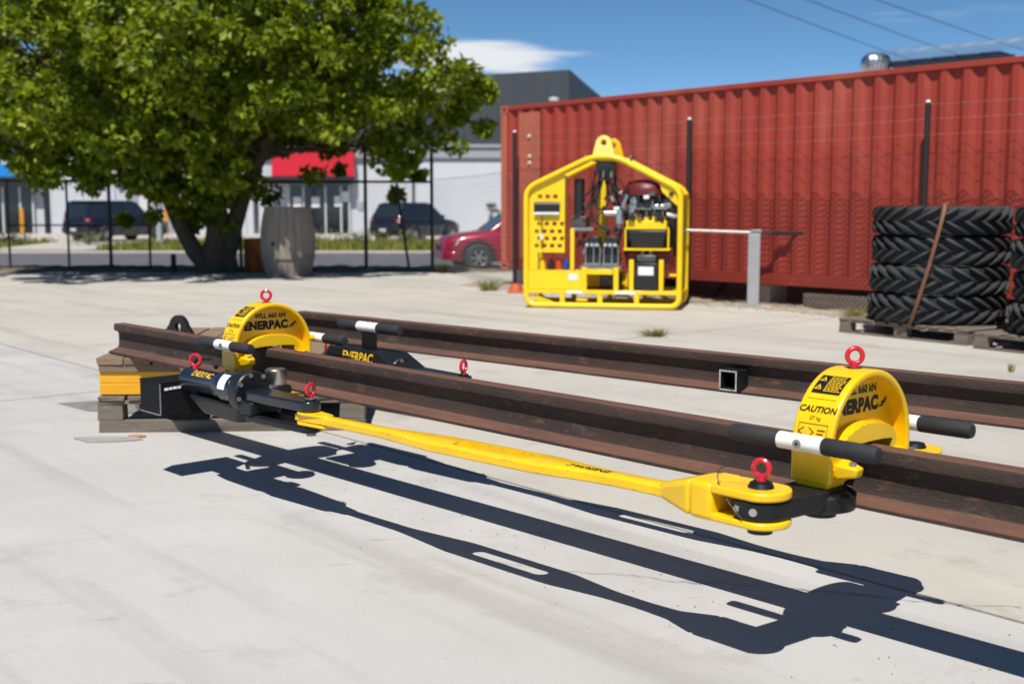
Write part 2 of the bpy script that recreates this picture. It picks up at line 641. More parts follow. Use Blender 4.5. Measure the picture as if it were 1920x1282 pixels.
YARD_EDGE = 25.6
base_poly = [(-45, -14), (45, -14), (45, YARD_EDGE), (-45, YARD_EDGE)]
m = MB()
m.prism(base_poly, 'z', -0.6, -0.014)
yard = tag(m.build('yard', joint_m, smooth=0), kind='structure')
a50 = R(-50)
su, sw = (math.cos(a50), math.sin(a50)), (-math.sin(a50), math.cos(a50))
us = [-44, -32.15, -20.15, -8.15, 3.85, 15.85, 28, 40]
ws = [-40, -29.5, -18.5, -7.5, 3.5, 14.5, 25.5, 36.5, 50]
gap = 0.011
for i in range(len(us) - 1):
    for j in range(len(ws) - 1):
        q = []
        for a, b in ((us[i] + gap, ws[j] + gap), (us[i + 1] - gap, ws[j] + gap), (us[i + 1] - gap, ws[j + 1] - gap), (us[i] + gap, ws[j + 1] - gap)):
            q.append((a * su[0] + b * sw[0], a * su[1] + b * sw[1]))
        for nx, ny, c in ((1, 0, 44.9), (-1, 0, 44.9), (0, 1, YARD_EDGE - 0.05), (0, -1, 13.9)):
            q = clip(q, nx, ny, c) if q else q
        if len(q) < 3:
            continue
        m = MB()
        m.prism(q, 'z', -0.0135, 0.0)
        m.build('concrete_slab', concrete if j < 4 else concrete_old, yard, smooth=0)


def crack(pts, wid, name='crack'):
    mb = MB()
    L, Rr = [], []
    for i, p in enumerate(pts):
        a = pts[max(0, i - 1)]
        b = pts[min(len(pts) - 1, i + 1)]
        d = Vector((b[0] - a[0], b[1] - a[1])).normalized()
        w = wid * random.uniform(0.4, 1.3)
        L.append((p[0] - d.y * w, p[1] + d.x * w, 0.004))
        Rr.append((p[0] + d.y * w, p[1] - d.x * w, 0.004))
    n = len(pts)
    mb.add(L + Rr, [(i, i + 1, n + i + 1, n + i) for i in range(n - 1)])
    return mb.build(name, joint_m, yard, smooth=0, recalc=False)


def wander(a, b, n, amp):
    out = []
    off = 0
    for i in range(n + 1):
        t = i / n
        off = off * 0.8 + random.uniform(-amp, amp)
        d = Vector((b[0] - a[0], b[1] - a[1]))
        nn = Vector((-d.y, d.x)).normalized()
        out.append((a[0] + d.x * t + nn.x * off, a[1] + d.y * t + nn.y * off))
    return out


crack(wander((-0.10, 4.22), (0.57, 3.98), 26, 0.012), 0.0012)
crack(wander((0.57, 3.98), (1.62, 3.70), 40, 0.010), 0.0020)
crack(wander((-4.3, 10.9), (-1.2, 12.1), 40, 0.03), 0.004)
crack(wander((1.6, 9.3), (4.6, 8.2), 50, 0.02), 0.004)
crack(wander((-7.5, 13.5), (-2.0, 14.6), 40, 0.04), 0.006)

# little chips, leaf bits and grit on the slab
m = MB()
for i in range(300):
    x, y = random.uniform(-3.5, 4.5), random.uniform(5.0, 13)
    if random.random() < 0.55:
        t = random.uniform(-3, 1.5)
        x, y, _ = RW(random.uniform(-5.5, -0.8), 3.01 + random.gauss(0.05, 0.22))
    s = random.uniform(0.002, 0.005)
    a = random.uniform(0, 6.28)
    p = [(x + s * math.cos(a + k * 2.1) * random.uniform(0.5, 1.3), y + s * math.sin(a + k * 2.1) * random.uniform(0.5, 1.3), 0.001) for k in range(3)]
    m.add(p + [(x, y, 0.001 + s * 0.7)], [(0, 1, 3), (1, 2, 3), (2, 0, 3)])
tag(m.build('grit', mat('grit', (0.17, 0.14, 0.11), 0.9, var=0.4, vscale=3, coords='World'), smooth=0),
    'loose grit and chips scattered on the concrete yard', 'grit', kind='stuff')

# strip of soil under the road-side fence, gravel strip along the container
def sheet(name, m_, pts, nsub=1, kind='structure'):
    mb = MB()
    mb.add(pts, [tuple(range(len(pts)))])
    return tag(mb.build(name, m_, smooth=0), kind=kind)


def rough_strip(name, m_, x0, x1, y0, y1, z, n=80, amp=0.12, hz=0.03):
    mb = MB()
    k = 6
    vs = []
    for i in range(n + 1):
        x = x0 + (x1 - x0) * i / n
        e0 = y0 + random.uniform(-amp, amp)
        for j in range(k + 1):
            t = j / k
            vs.append((x, e0 + (y1 - e0) * t, z + (random.uniform(0, hz) if 0 < j else 0)))
    fs = [(i * (k + 1) + j, (i + 1) * (k + 1) + j, (i + 1) * (k + 1) + j + 1, i * (k + 1) + j + 1) for i in range(n) for j in range(k)]
    mb.add(vs, fs)
    return tag(mb.build(name, m_, smooth=60), kind='structure')


rough_strip('soil_strip', soil, -22, 1.5, 23.55, 25.55, 0.005, n=160, amp=0.15, hz=0.05)

sheet('road', asphalt, [(-90, 28.5, -0.40), (90, 28.5, -0.40), (90, 43.6, -0.40), (-90, 43.6, -0.40)])
m = MB()
m.box(-90, 90, 43.6, 43.75, -0.6, -0.315)
tag(m.build('kerb', pave_m, bevel=0.03), kind='structure')
sheet('embankment', grass_m, [(-90, YARD_EDGE + 0.02, -0.06), (90, YARD_EDGE + 0.02, -0.06), (90, 28.5, -0.39), (-90, 28.5, -0.39)])
sheet('verge', grass_m, [(-90, 43.75, -0.30), (90, 43.75, -0.30), (90, 52.2, -0.255), (-90, 52.2, -0.255)])
sheet('car_park', pave_m, [(-90, 52.2, -0.258), (90, 52.2, -0.258), (90, 80, -0.12), (-90, 80, -0.12)])
sheet('driveway', pave_m, [(-19.2, 43.86, -0.292), (-15.6, 43.86, -0.292), (-15.0, 52.3, -0.245), (-20.0, 52.3, -0.245)])

# grass blades on the verge: nobody could count them
m = MB()
for i in range(16000):
    x, y = random.uniform(-29, 3), random.uniform(43.9, 52.1)
    if -19.6 < x < -15.3:
        continue
    h = random.uniform(0.10, 0.32) * (1.5 if random.random() < 0.1 else 1)
    a = random.uniform(0, 6.28)
    w = random.uniform(0.03, 0.07)
    lx, ly = random.uniform(-0.08, 0.08), random.uniform(-0.08, 0.08)
    z = -0.30
    m.add([(x - w * math.cos(a), y - w * math.sin(a), z), (x + w * math.cos(a), y + w * math.sin(a), z), (x + lx, y + ly, z + h)], [(0, 1, 2)])
tag(m.build('verge_grass', grass_m, smooth=0, recalc=False), 'rough green grass growing on the roadside verge', 'grass', kind='stuff')

# ------------------------------------------------------------------ foliage
def leaf_mat(name, c1, c2, tr):
    mm = bpy.data.materials.new(name)
    mm.use_nodes = True
    n, l = mm.node_tree.nodes, mm.node_tree.links
    n.clear()
    out = n.new('ShaderNodeOutputMaterial')
    at = n.new('ShaderNodeAttribute')
    at.attribute_name = 'leaf_tone'
    mx = n.new('ShaderNodeMixRGB')
    l.new(at.outputs['Fac'], mx.inputs['Fac'])
    mx.inputs[1].default_value = (*c1, 1)
    mx.inputs[2].default_value = (*c2, 1)
    pb = n.new('ShaderNodeBsdfPrincipled')
    l.new(mx.outputs[0], pb.inputs['Base Color'])
    pb.inputs['Roughness'].default_value = 0.5
    pb.inputs['Specular IOR Level'].default_value = 0.35
    tb = n.new('ShaderNodeBsdfTranslucent')
    hs = n.new('ShaderNodeHueSaturation')
    hs.inputs['Value'].default_value = 1.35
    hs.inputs['Saturation'].default_value = 1.1
    l.new(mx.outputs[0], hs.inputs['Color'])
    l.new(hs.outputs[0], tb.inputs['Color'])
    ms = n.new('ShaderNodeMixShader')
    ms.inputs[0].default_value = tr
    l.new(pb.outputs[0], ms.inputs[1])
    l.new(tb.outputs[0], ms.inputs[2])
    l.new(ms.outputs[0], out.inputs[0])
    return mm


def leaf_cloud(name, centres, radii, per, size, m_, parent=None, squash=0.75, seed=1):
    """folded lobed leaves spread through clumps (numpy, one mesh)"""
    rg = np.random.default_rng(seed)
    C = np.repeat(np.array(centres, float), per, axis=0)
    rad = np.repeat(np.array(radii, float), per)
    N = len(C)
    d = rg.normal(size=(N, 3))
    d /= np.linalg.norm(d, axis=1)[:, None]
    rr = rg.random(N) ** 0.5 * rad
    P = C + d * rr[:, None] * np.array([1, 1, squash])
    s = rg.uniform(size[0], size[1], N)
    # leaf axes: hang outward and a little down
    ax = d * 0.6 + rg.normal(size=(N, 3)) * 0.6 + np.array([0, 0, -0.25])
    ax /= np.linalg.norm(ax, axis=1)[:, None]
    up = rg.normal(size=(N, 3)) * 0.7 + np.array([0, -0.25, 0.9])
    sd_ = np.cross(ax, up)
    sd_ /= np.linalg.norm(sd_, axis=1)[:, None] + 1e-9
    nn = np.cross(sd_, ax)
    S = s[:, None]
    v = np.empty((N, 6, 3))
    v[:, 0] = P
    v[:, 1] = P + ax * S * 0.35 + sd_ * S * 0.48 + nn * S * 0.10
    v[:, 2] = P + ax * S * 0.62 + sd_ * S * 0.22 + nn * S * 0.06
    v[:, 3] = P + ax * S * 1.0 - nn * S * 0.08
    v[:, 4] = P + ax * S * 0.62 - sd_ * S * 0.22 + nn * S * 0.06
    v[:, 5] = P + ax * S * 0.35 - sd_ * S * 0.48 + nn * S * 0.10
    idx = np.arange(N)[:, None] * 6
    f = np.concatenate([idx + np.array([[0, 1, 2, 3]]), idx + np.array([[0, 3, 4, 5]])], axis=1).reshape(-1, 4)
    me = bpy.data.meshes.new(name)
    me.vertices.add(N * 6)
    me.vertices.foreach_set('co', v.reshape(-1))
    nf = len(f)
    me.loops.add(nf * 4)
    me.loops.foreach_set('vertex_index', f.reshape(-1).astype(np.int32))
    me.polygons.add(nf)
    me.polygons.foreach_set('loop_start', (np.arange(nf) * 4).astype(np.int32))
    me.update(calc_edges=True)
    at = me.attributes.new('leaf_tone', 'FLOAT', 'POINT')
    tone = np.clip(rg.normal(0.5, 0.28, N), 0, 1)
    at.data.foreach_set('value', np.repeat(tone, 6).astype(np.float32))
    me.materials.append(m_)
    o = bpy.data.objects.new(name, me)
    COL.objects.link(o)
    o.parent = parent
    return o


maple = leaf_mat('maple_leaf', (0.060, 0.105, 0.005), (0.260, 0.305, 0.008), 0.27)
shrub_leaf = leaf_mat('grey_green_leaf', (0.12, 0.14, 0.06), (0.22, 0.23, 0.11), 0.2)
dark_leaf = leaf_mat('dark_shrub_leaf', (0.045, 0.06, 0.02), (0.12, 0.10, 0.04), 0.2)
bark = mat('tree_bark', (0.085, 0.062, 0.045), 0.9, var=0.35, vscale=6, stretch=(4, 4, 0.7), bump=0.8, bscale=18)

TREE = (-5.75, 23.35, 0)
tree = thing('maple_tree', 'large green maple tree with a leaning double trunk beside the barrel', 'tree', TREE)


def limb(mb, pts, r0, r1, n=9):
    k = len(pts)
    rs = [r0 + (r1 - r0) * i / (k - 1) for i in range(k)]
    mb.tube(pts, rs, n)


def bend(a, b, n=7, amp=0.12, sag=0.0):
    a, b = Vector(a), Vector(b)
    out = []
    for i in range(n + 1):
        t = i / n
        p = a.lerp(b, t)
        k = math.sin(math.pi * t)
        p += Vector((random.uniform(-amp, amp), random.uniform(-amp, amp), random.uniform(-amp, amp) * 0.5 + sag)) * k
        out.append(p)
    return out


# crown: points through two half ellipsoids, denser near the skin, in boughs
CC = Vector((-0.35, -0.1, 3.55))
crown_c, crown_r, fill_c, fill_r, bough_ends = [], [], [], [], []
random.seed(21)


def lump(d):
    return 0.88 + 0.13 * math.sin(3.1 * math.atan2(d.y, d.x) + 1.3) * math.cos(4 * d.z + 0.6) + 0.10 * math.sin(7 * d.x + 5 * d.z)


def crown_pt(rr, d):
    hz = 3.5 if d.z > 0 else 1.75
    return CC + Vector((d.x * 5.35, d.y * 4.5, d.z * hz)) * (rr * lump(d))


tries = 0
while len(crown_c) < 820 and tries < 40000:
    tries += 1
    d = Vector((random.gauss(0, 1), random.gauss(0, 1), random.gauss(0, 1))).normalized()
    rr = 0.55 + 0.47 * random.random() ** 0.6
    p = crown_pt(rr, d)
    if p.z < 1.9 and random.random() < 0.7:
        continue
    if p.y < 1.5 and ((0.9 < p.x < 2.9 and p.z < 2.75) or (p.x < -3.3 and p.z < 2.45)):
        continue
    rad = random.uniform(0.24, 0.50)
    # leave gaps between the sprays
    if any((Vector(q) - p).length < 0.74 * (rad + r2) for q, r2 in zip(crown_c[-160:], crown_r[-160:])):
        continue
    crown_c.append(tuple(p))
    crown_r.append(rad)
    # each spray trails a few smaller ones outward and down
    for k in range(random.choice((1, 2, 2, 3))):
        q = p + d * random.uniform(0.15, 1.0) + Vector((random.gauss(0, 0.25), random.gauss(0, 0.25), random.uniform(-0.4, 0.25)))
        crown_c.append(tuple(q))
        crown_r.append(rad * random.uniform(0.4, 0.7))
    if rr > 0.6 and len(bough_ends) < 60 and random.random() < 0.35:
        bough_ends.append(p)
while len(fill_c) < 260:
    d = Vector((random.gauss(0, 1), random.gauss(0, 1), random.gauss(0, 1))).normalized()
    p = crown_pt(random.random() ** 0.5 * 0.72, d)
    if p.z > 2.0 and not ((0.8 < p.x < 3.0 and p.z < 2.9) or (p.x < -3.3 and p.z < 2.5)):
        fill_c.append(tuple(p))
        fill_r.append(random.uniform(0.4, 0.75))
# hanging sprays on the right-hand side and leafy shoots on the trunk
for p in [(5.0, 0.2, 3.35), (4.75, -0.2, 3.1), (4.4, 0, 2.75), (4.95, 0, 3.65), (4.5, 0.3, 3.9), (4.05, 0, 2.45), (2.9, 0.1, 2.15), (3.6, -0.1, 2.3), (3.3, 0.2, 2.15), (4.3, 0.1, 4.4), (4.0, 0, 4.8), (1.9, 0.1, 1.9), (0.8, -0.2, 1.6), (-3.0, -0.3, 1.9), (-3.9, 0, 2.3), (-1.9, 0, 1.9), (-2.5, 0.2, 1.8)]:
    crown_c.append(p)
    crown_r.append(random.uniform(0.24, 0.40))
for i in range(26):
    z = random.uniform(0.9, 2.1)
    crown_c.append((0.0 + random.gauss(0, 0.22), random.uniform(-0.5, 0.1), z))
    crown_r.append(random.uniform(0.14, 0.26))
keep = [(c_, r_) for c_, r_ in zip(crown_c, crown_r)
        if not (0.95 < c_[0] < 3.0 and c_[2] - 0.6 * r_ < 2.35 and c_[2] > 1.0 and random.random() < 0.70)
        and not (c_[0] < -3.4 and c_[2] - 0.6 * r_ < 2.05 and random.random() < 0.9)
        and not (c_[2] > 3.5 and c_[0] > 5.15 - 0.85 * (c_[2] - 3.5))]
crown_c, crown_r = [k_[0] for k_ in keep], [k_[1] for k_ in keep]
leaf_cloud('crown', crown_c, crown_r, 104, (0.09, 0.18), maple, tree, seed=5)
leaf_cloud('inner_crown', fill_c, fill_r, 120, (0.10, 0.18), maple, tree, seed=6)
m = MB()
limb(m, [(0.0, 0, -0.05), (0.02, 0, 0.35), (0.05, 0.02, 0.9), (0.02, 0, 1.6), (0.1, 0.05, 2.6), (0.15, 0, 4.0), (0.0, 0.1, 5.8)], 0.29, 0.08, 12)
limb(m, [(-0.1, -0.02, 0.05), (-0.42, -0.05, 0.45), (-0.68, -0.05, 0.95), (-0.95, -0.05, 1.6), (-1.5, -0.1, 2.5), (-2.3, -0.1, 3.6)], 0.20, 0.07, 10)
limb(m, [(0.12, 0, 0.1), (0.3, 0.1, 0.8), (0.6, 0.15, 1.7), (1.2, 0.1, 2.8), (2.0, 0, 3.9)], 0.22, 0.06, 10)
limb(m, [(0.3, 0.0, 0.0), (0.25, -0.02, 0.2), (0.05, 0, 0.5)], 0.16, 0.2, 8)
limb(m, [(-0.32, 0.1, 0.0), (-0.25, 0.02, 0.18), (-0.05, 0, 0.5)], 0.13, 0.2, 8)
roots = [(0.05, 0.02, 1.8), (0.12, 0.04, 2.7), (0.14, 0, 3.7), (-1.2, -0.08, 2.1), (-1.9, -0.1, 3.1), (0.9, 0.12, 2.3), (1.6, 0.05, 3.3), (0.05, 0.08, 5.0)]
m.build('trunk', bark, tree, smooth=60)
mb2 = MB()
for e in bough_ends:
    s = min(roots, key=lambda q: (Vector(q) - e).length + 1.2 * max(0, q[2] - e.z))
    limb(mb2, bend(s, e, 7, 0.18), random.uniform(0.04, 0.075), 0.012, 6)
mb2.build('limbs', bark, tree, smooth=60)


def shrub(name, label, cat, loc, r, h, m_, per=26, size=(0.05, 0.12), group=None, n=16, seed=3):
    t = thing(name, label, cat, loc, 0, group)
    rg = random.Random(seed)
    cs = [(rg.gauss(0, r * 0.45), rg.gauss(0, r * 0.3), h * rg.uniform(0.3, 0.9)) for _ in range(n)]
    leaf_cloud('foliage', cs, [r * rg.uniform(0.25, 0.45) for _ in cs], per, size, m_, t, seed=seed)
    mb = MB()
    for c in cs[:7]:
        limb(mb, [(0, 0, 0), (c[0] * 0.5, c[1] * 0.5, c[2] * 0.6), c], 0.012, 0.005, 5)
    mb.build('stem', bark, t)
    return t


SG = 'low shrubs on the roadside verge'
for k, (x, y, r, h, mm, lab) in enumerate([
        (-22.0, 48.0, 0.75, 0.55, dark_leaf, 'reddish brown shrub on the verge near the left edge of the photo'),
        (-20.2, 48.3, 0.7, 0.5, dark_leaf, 'dark low shrub on the verge left of the gate post'),
        (-17.2, 49.0, 0.7, 0.5, shrub_leaf, 'low shrub on the verge below the dark four wheel drive'),
        (-21.2, 62.5, 0.55, 1.7, shrub_leaf, 'slender grey bush against the roller door left of the four wheel drive'),
        (-8.0, 47.5, 0.9, 0.75, shrub_leaf, 'grey green shrub just right of the barrel across the road'),
        (-6.3, 48.2, 0.8, 0.6, shrub_leaf, 'grey green shrub between barrel and tall fence post across the road'),
        (-4.4, 48.0, 0.75, 0.55, shrub_leaf, 'low grey shrub in front of the dark hatchback'),
        (-0.9, 58.0, 0.35, 1.9, dark_leaf, 'thin dark sapling above the red car')]):
    shrub('shrub', lab, 'shrub', (x, y, -0.28), r, h, mm, group=SG, seed=40 + k)

# ================================================================== FENCES
fence_m = mat('black_fence_coating', (0.012, 0.012, 0.013), 0.55, var=0.2, vscale=8)
galv = mat('galvanised_wire', (0.40, 0.38, 0.37), 0.5, metal=0.6)
cap_m = mat('pale_post_cap', (0.62, 0.60, 0.58), 0.5)


def chain_link(p0, p1, z0, z1, pitch=0.06, r=0.0016):
    """woven zigzag wires, three-sided"""
    mb = MB()
    p0, p1 = Vector((*p0, 0)), Vector((*p1, 0))
    L = (p1 - p0).length
    d = (p1 - p0) / L
    nrm = Vector((-d.y, d.x, 0))
    n = int(L / pitch)
    seg = int((z1 - z0) / (pitch * 0.5))
    offs = [nrm * r, -nrm * r * 0.5 + d * r * 0.87, -nrm * r * 0.5 - d * r * 0.87]
    for i in range(n):
        c = p0 + d * ((i + 0.5) * pitch)
        vs, fs = [], []
        for j in range(seg + 1):
            q = c + d * (pitch * 0.5 * (1 if j % 2 else -1)) + Vector((0, 0, z0 + (z1 - z0) * j / seg))
            vs += [q + o for o in offs]
        for j in range(seg):
            for k in range(3):
                fs.append((j * 3 + k, j * 3 + (k + 1) % 3, j * 3 + 3 + (k + 1) % 3, j * 3 + 3 + k))
        mb.add(vs, fs)
    return mb


FY = 24.4
fence = thing('road_fence', 'black chain link fence with top rail running behind the tree', 'fence', (0, FY, 0))
m = MB().cyl((0, 0, 0), (0, 0, 2.40), 0.036, n=10)
post0 = m.build('post', fence_m, fence)
post0.location = (-8.14, 0, 0)
for x in (-2.96, -5.5, -11.1, -13.9):
    part_copy(post0, (x, 0, 0))
m = MB().cyl((0, 0, 0), (0, 0, 1.82), 0.024, n=10)
thin0 = m.build('post', fence_m, fence)
thin0.location = (-9.0, 0.02, 0)
for x in (-7.35, -10.2):
    part_copy(thin0, (x, 0.02, 0))
m = MB().cyl((-1.62, 0, 0), (-1.62, 0, 2.40), 0.034, n=10)
m.build('corner_post', fence_m, fence)
MB().cyl((-2.33, 0, 1.74), (-2.09, 0, 0.02), 0.026, n=10).build('brace', fence_m, fence)
MB().cyl((-14, 0, 1.80), (-1.62, 0, 1.77), 0.026, n=10).build('top_rail', fence_m, fence)
MB().cyl((-10.2, 0.03, 0.90), (-7.35, 0.03, 0.90), 0.017, n=8).build('middle_rail', fence_m, fence)
MB().cyl((-14, 0.03, 0.06), (-7.35, 0.03, 0.06), 0.015, n=8).build('bottom_rail', fence_m, fence)
MB().cyl((-8.9, 0.03, 1.35), (-8.2, 0.03, 1.35), 0.02, n=8).build('gate_bar', fence_m, fence)
tag(chain_link((-14, 0.0), (-1.62, 0.0), 0.04, 1.80, pitch=0.08, r=0.0034).build('chain_link_mesh', fence_m, fence, smooth=0, recalc=False), kind='stuff')

C0 = Vector((-0.17, 19.45, 0))
CTH = R(-49.5)
CD = Vector((math.cos(CTH), math.sin(CTH), 0))
CN = Vector((math.sin(CTH), -math.cos(CTH), 0))      # towards the viewer
F0 = C0 + CN * 0.20
bf = thing('boundary_fence', 'dark posts with three barbed wires and mesh before the red container', 'fence', F0, CTH)
pm = MB().cyl((0, 0, 0), (0, 0, 2.42), 0.034, n=10)
bp0 = pm.build('post', mat('dark_post', (0.022, 0.016, 0.016), 0.5, var=0.2, vscale=8), bf)
bp0.location = (0.56, 0, 0)
cp0 = MB().cyl((0, 0, 2.42), (0, 0, 2.45), 0.030, 0.018, n=10).build('post_cap', cap_m, bp0)
for t in (4.13, 7.61, 11.1, 14.6):
    c = part_copy(bp0, (t, 0, 0))
    part_copy(cp0, (0, 0, 0), 0, c)
for z in (2.40, 2.24, 2.07):
    w = MB()
    pts = [(0.56 + i * 0.25, 0, z - 0.012 * math.sin(math.pi * ((i * 0.25) % 3.48) / 3.48)) for i in range(56)]
    w.tube(pts, 0.0015, 4)
    for i in range(110):
        x = 0.8 + i * 0.127
        a = random.uniform(0, 3.1)
        w.tube([(x - 0.012, 0.014 * math.cos(a), z + 0.014 * math.sin(a)), (x + 0.012, -0.014 * math.cos(a), z - 0.014 * math.sin(a))], 0.0016, 3)
    w.build('barbed_wire', galv, bf, smooth=0)
w = MB()
w.tube([(0.56 + i * 0.25, 0.01, 1.86 - 0.02 * math.sin(math.pi * ((i * 0.25) % 3.48) / 3.48)) for i in range(56)], 0.0022, 5)
w.build('line_wire', wire_black, bf)
tag(chain_link((0.56, 0.0), (14.4, 0.0), 0.05, 1.86, pitch=0.07, r=0.0036).build('chain_link_mesh', mat('rusty_mesh_wire', (0.07, 0.018, 0.016), 0.7), bf, smooth=0, recalc=False), kind='stuff')
# short return of mesh between the corner post and the first container post
pB = F0 + CD * 0.56
rf = thing('mesh_fence_return', 'pale chain link panel between the corner post and the container', 'fence', (-1.62, FY, 0),
           math.atan2(pB.y - FY, pB.x + 1.62))
Lr = math.hypot(pB.y - FY, pB.x + 1.62)
tag(chain_link((0.05, 0.0), (Lr - 0.05, 0.0), 0.05, 1.82, pitch=0.08, r=0.0018).build('chain_link_mesh', galv, rf, smooth=0, recalc=False), kind='stuff')
MB().tube([(0.04, 0, 1.82), (Lr * 0.5, 0, 1.80), (Lr - 0.04, 0, 1.83)], 0.003, 5).build('line_wire', wire_black, rf)

# ================================================================== SHIPPING CONTAINER
cred = mat('container_red', (0.345, 0.044, 0.026), 0.55, col2=(0.285, 0.038, 0.025), vscale=0.9, stretch=(1, 1, 0.35), spec=0.35,
           spots=[(1.1, 0.60, 0.74, (0.42, 0.085, 0.052)), (16, 0.69, 0.78, (0.16, 0.045, 0.028)), (4, 0.64, 0.76, (0.26, 0.075, 0.05)), (0.5, 0.55, 0.75, (0.40, 0.095, 0.06))], bump=0.08, bscale=25)
cred_faded = mat('container_red_faded', (0.43, 0.115, 0.068), 0.6, var=0.18, vscale=2.0, stretch=(2, 2, 0.4), spots=[(9, 0.66, 0.76, (0.20, 0.055, 0.03))])
cdark = mat('container_underframe', (0.055, 0.020, 0.016), 0.8, var=0.3, vscale=5)
CZ = 0.27
box_c = thing('shipping_container', 'long red corrugated steel shipping container on blocks behind the fence', 'container', C0, CTH)
CL, CHh, CW = 12.19, 2.59, 2.44


def corrugated(L, z0, z1, per=0.278, dep=0.044, x0=0.0):
    mb = MB()
    prof = []
    x = x0
    while x < x0 + L - 1e-6:
        for dx, dy in ((0, 0), (0.072, 0), (0.14, dep), (0.210, dep)):
            if x + dx <= x0 + L:
                prof.append((x + dx, dy))
        x += per
    prof.append((x0 + L, 0))
    n = len(prof)
    th = 0.004
    vs = [(a, b, z0) for a, b in prof] + [(a, b, z1) for a, b in prof] + [(a, b + th, z0) for a, b in prof] + [(a, b + th, z1) for a, b in prof]
    fs = []
    for i in range(n - 1):
        fs += [(i, i + 1, n + i + 1, n + i), (2 * n + i, 3 * n + i, 3 * n + i + 1, 2 * n + i + 1)]
    mb.add(vs, fs)
    return mb


corrugated(CL - 0.26, CZ + 0.15, CZ + CHh - 0.07, x0=0.13).build('side_panel', cred, box_c, smooth=20, recalc=False)
sp2 = corrugated(CL - 0.26, CZ + 0.15, CZ + CHh - 0.07, x0=0.13).build('side_panel', cred, box_c, smooth=20, recalc=False)
sp2.location = (0, CW - 0.04, 0)
MB().box(0.13, CL - 0.13, -0.012, 0.055, CZ + CHh - 0.072, CZ + CHh - 0.006).build('top_rail', cred, box_c, bevel=0.006)
MB().box(0.13, CL - 0.13, CW - 0.055, CW + 0.012, CZ + CHh - 0.072, CZ + CHh - 0.006).build('top_rail', cred, box_c)
MB().box(0.13, CL - 0.13, -0.008, 0.05, CZ + 0.01, CZ + 0.152).build('bottom_rail', cred, box_c, bevel=0.006)
m = MB()
m.box(0, 0.13, -0.012, 0.12, CZ + 0.12, CZ + CHh - 0.12)
m.build('corner_post', cred_faded, box_c, bevel=0.008)
m = MB()
m.box(CL - 0.13, CL, -0.012, 0.12, CZ + 0.12, CZ + CHh - 0.12)
m.build('corner_post', cred_faded, box_c, bevel=0.008)
for xx in (0, CL - 0.178):
    for zz in (CZ, CZ + CHh - 0.118):
        m = MB()
        ou = [(xx, zz), (xx + 0.178, zz), (xx + 0.178, zz + 0.118), (xx, zz + 0.118)]
        hx, hz = xx + 0.089, zz + 0.059
        inn = [(hx - 0.04, hz - 0.025), (hx + 0.04, hz - 0.025), (hx + 0.04, hz + 0.025), (hx - 0.04, hz + 0.025)]
        m.band(ou, inn, 'y', -0.016, 0.012, True)
        m.box(xx, xx + 0.178, 0.012, 0.162, zz, zz + 0.118)
        m.build('corner_casting', cred_faded, box_c)
m = MB()
m.box(0.13, CL - 0.13, 0.03, CW - 0.03, CZ + CHh - 0.045, CZ + CHh - 0.012)
m.build('roof', cred, box_c)
m = MB()
m.box(0.10, CL - 0.10, 0.08, CW - 0.08, CZ + 0.03, CZ + 0.15)
m.build('floor_frame', cdark, box_c)
m = MB()
m.box(0.02, 0.06, 0.10, CW - 0.1, CZ + 0.12, CZ + CHh - 0.10)
m.build('door_end', cred_faded, box_c)
m = MB()
m.box(CL - 0.06, CL - 0.02, 0.10, CW - 0.1, CZ + 0.12, CZ + CHh - 0.10)
m.build('front_end', cred, box_c)
# flat patched panel near the left corner, rivets and little vents
MB().box(0.44, 0.94, -0.010, -0.004, CZ + 0.18, CZ + CHh - 0.13).build('patch_panel', cred_faded, box_c)
for zz, xx in ((2.36, 0.69), (2.05, 0.70), (1.95, 0.70), (1.60, 0.69)):
    MB().cyl((xx, -0.010, zz), (xx, -0.034, zz), 0.03, 0.022, n=10).build('vent', cap_m if zz != 1.60 else cdark, box_c)
# timber and concrete packers below
for k, (x, lab) in enumerate(((0.3, 'grey concrete block under the left corner of the container'), (5.1, 'grey concrete block under the middle of the container'), (11.6, 'grey concrete block under the near end of the container'))):
    m = MB().box(x - 0.16, x + 0.16, 0.12, 0.5, 0.0, CZ)
    b = m.build('support_block', pave_m, None, bevel=0.012)
    b.location = C0
    b.rotation_euler = (0, 0, CTH)
    tag(b, lab, 'block', 'blocks under the container')
wood_grey = mat('weathered_timber', (0.20, 0.165, 0.13), 0.88, col2=(0.135, 0.105, 0.08), vscale=3, stretch=(0.7, 5, 5), spots=[(12, 0.58, 0.72, (0.33, 0.29, 0.24)), (25, 0.66, 0.76, (0.09, 0.07, 0.05))], bump=0.6, bscale=45)
m = MB().box(5.9, 8.6, -0.05, 0.16, 0.02, 0.20)
b = m.build('timber_sleeper', wood_grey, None, bevel=0.012)
b.location = C0
b.rotation_euler = (0, 0, CTH)
tag(b, 'long pale timber sleeper lying under the container edge left of the tyres', 'timber')
mb = MB()
n = 120
vs = []
for i in range(n + 1):
    x = -0.5 + 13 * i / n
    e = -0.42 + random.uniform(-0.10, 0.10) + (-0.12 * math.sin(i * 0.21))
    for j in range(6):
        vs.append((x, e + (0.5 - e) * j / 5, 0.004 + (random.uniform(0.0, 0.045) if j else 0)))
mb.add(vs, [(i * 6 + j, (i + 1) * 6 + j, (i + 1) * 6 + j + 1, i * 6 + j + 1) for i in range(n) for j in range(5)])
fb = MB().box(0.0, CL, CW - 0.25, CW + 0.05, 0.0, CZ - 0.004).build('light_blocker', mat('dark_light_blocker', (0.05, 0.045, 0.04), 0.95, var=0.3, vscale=4), None)  # added unseen beam on the far side, stops sky light entering beneath the container
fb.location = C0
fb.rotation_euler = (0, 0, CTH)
tag(fb, kind='structure')
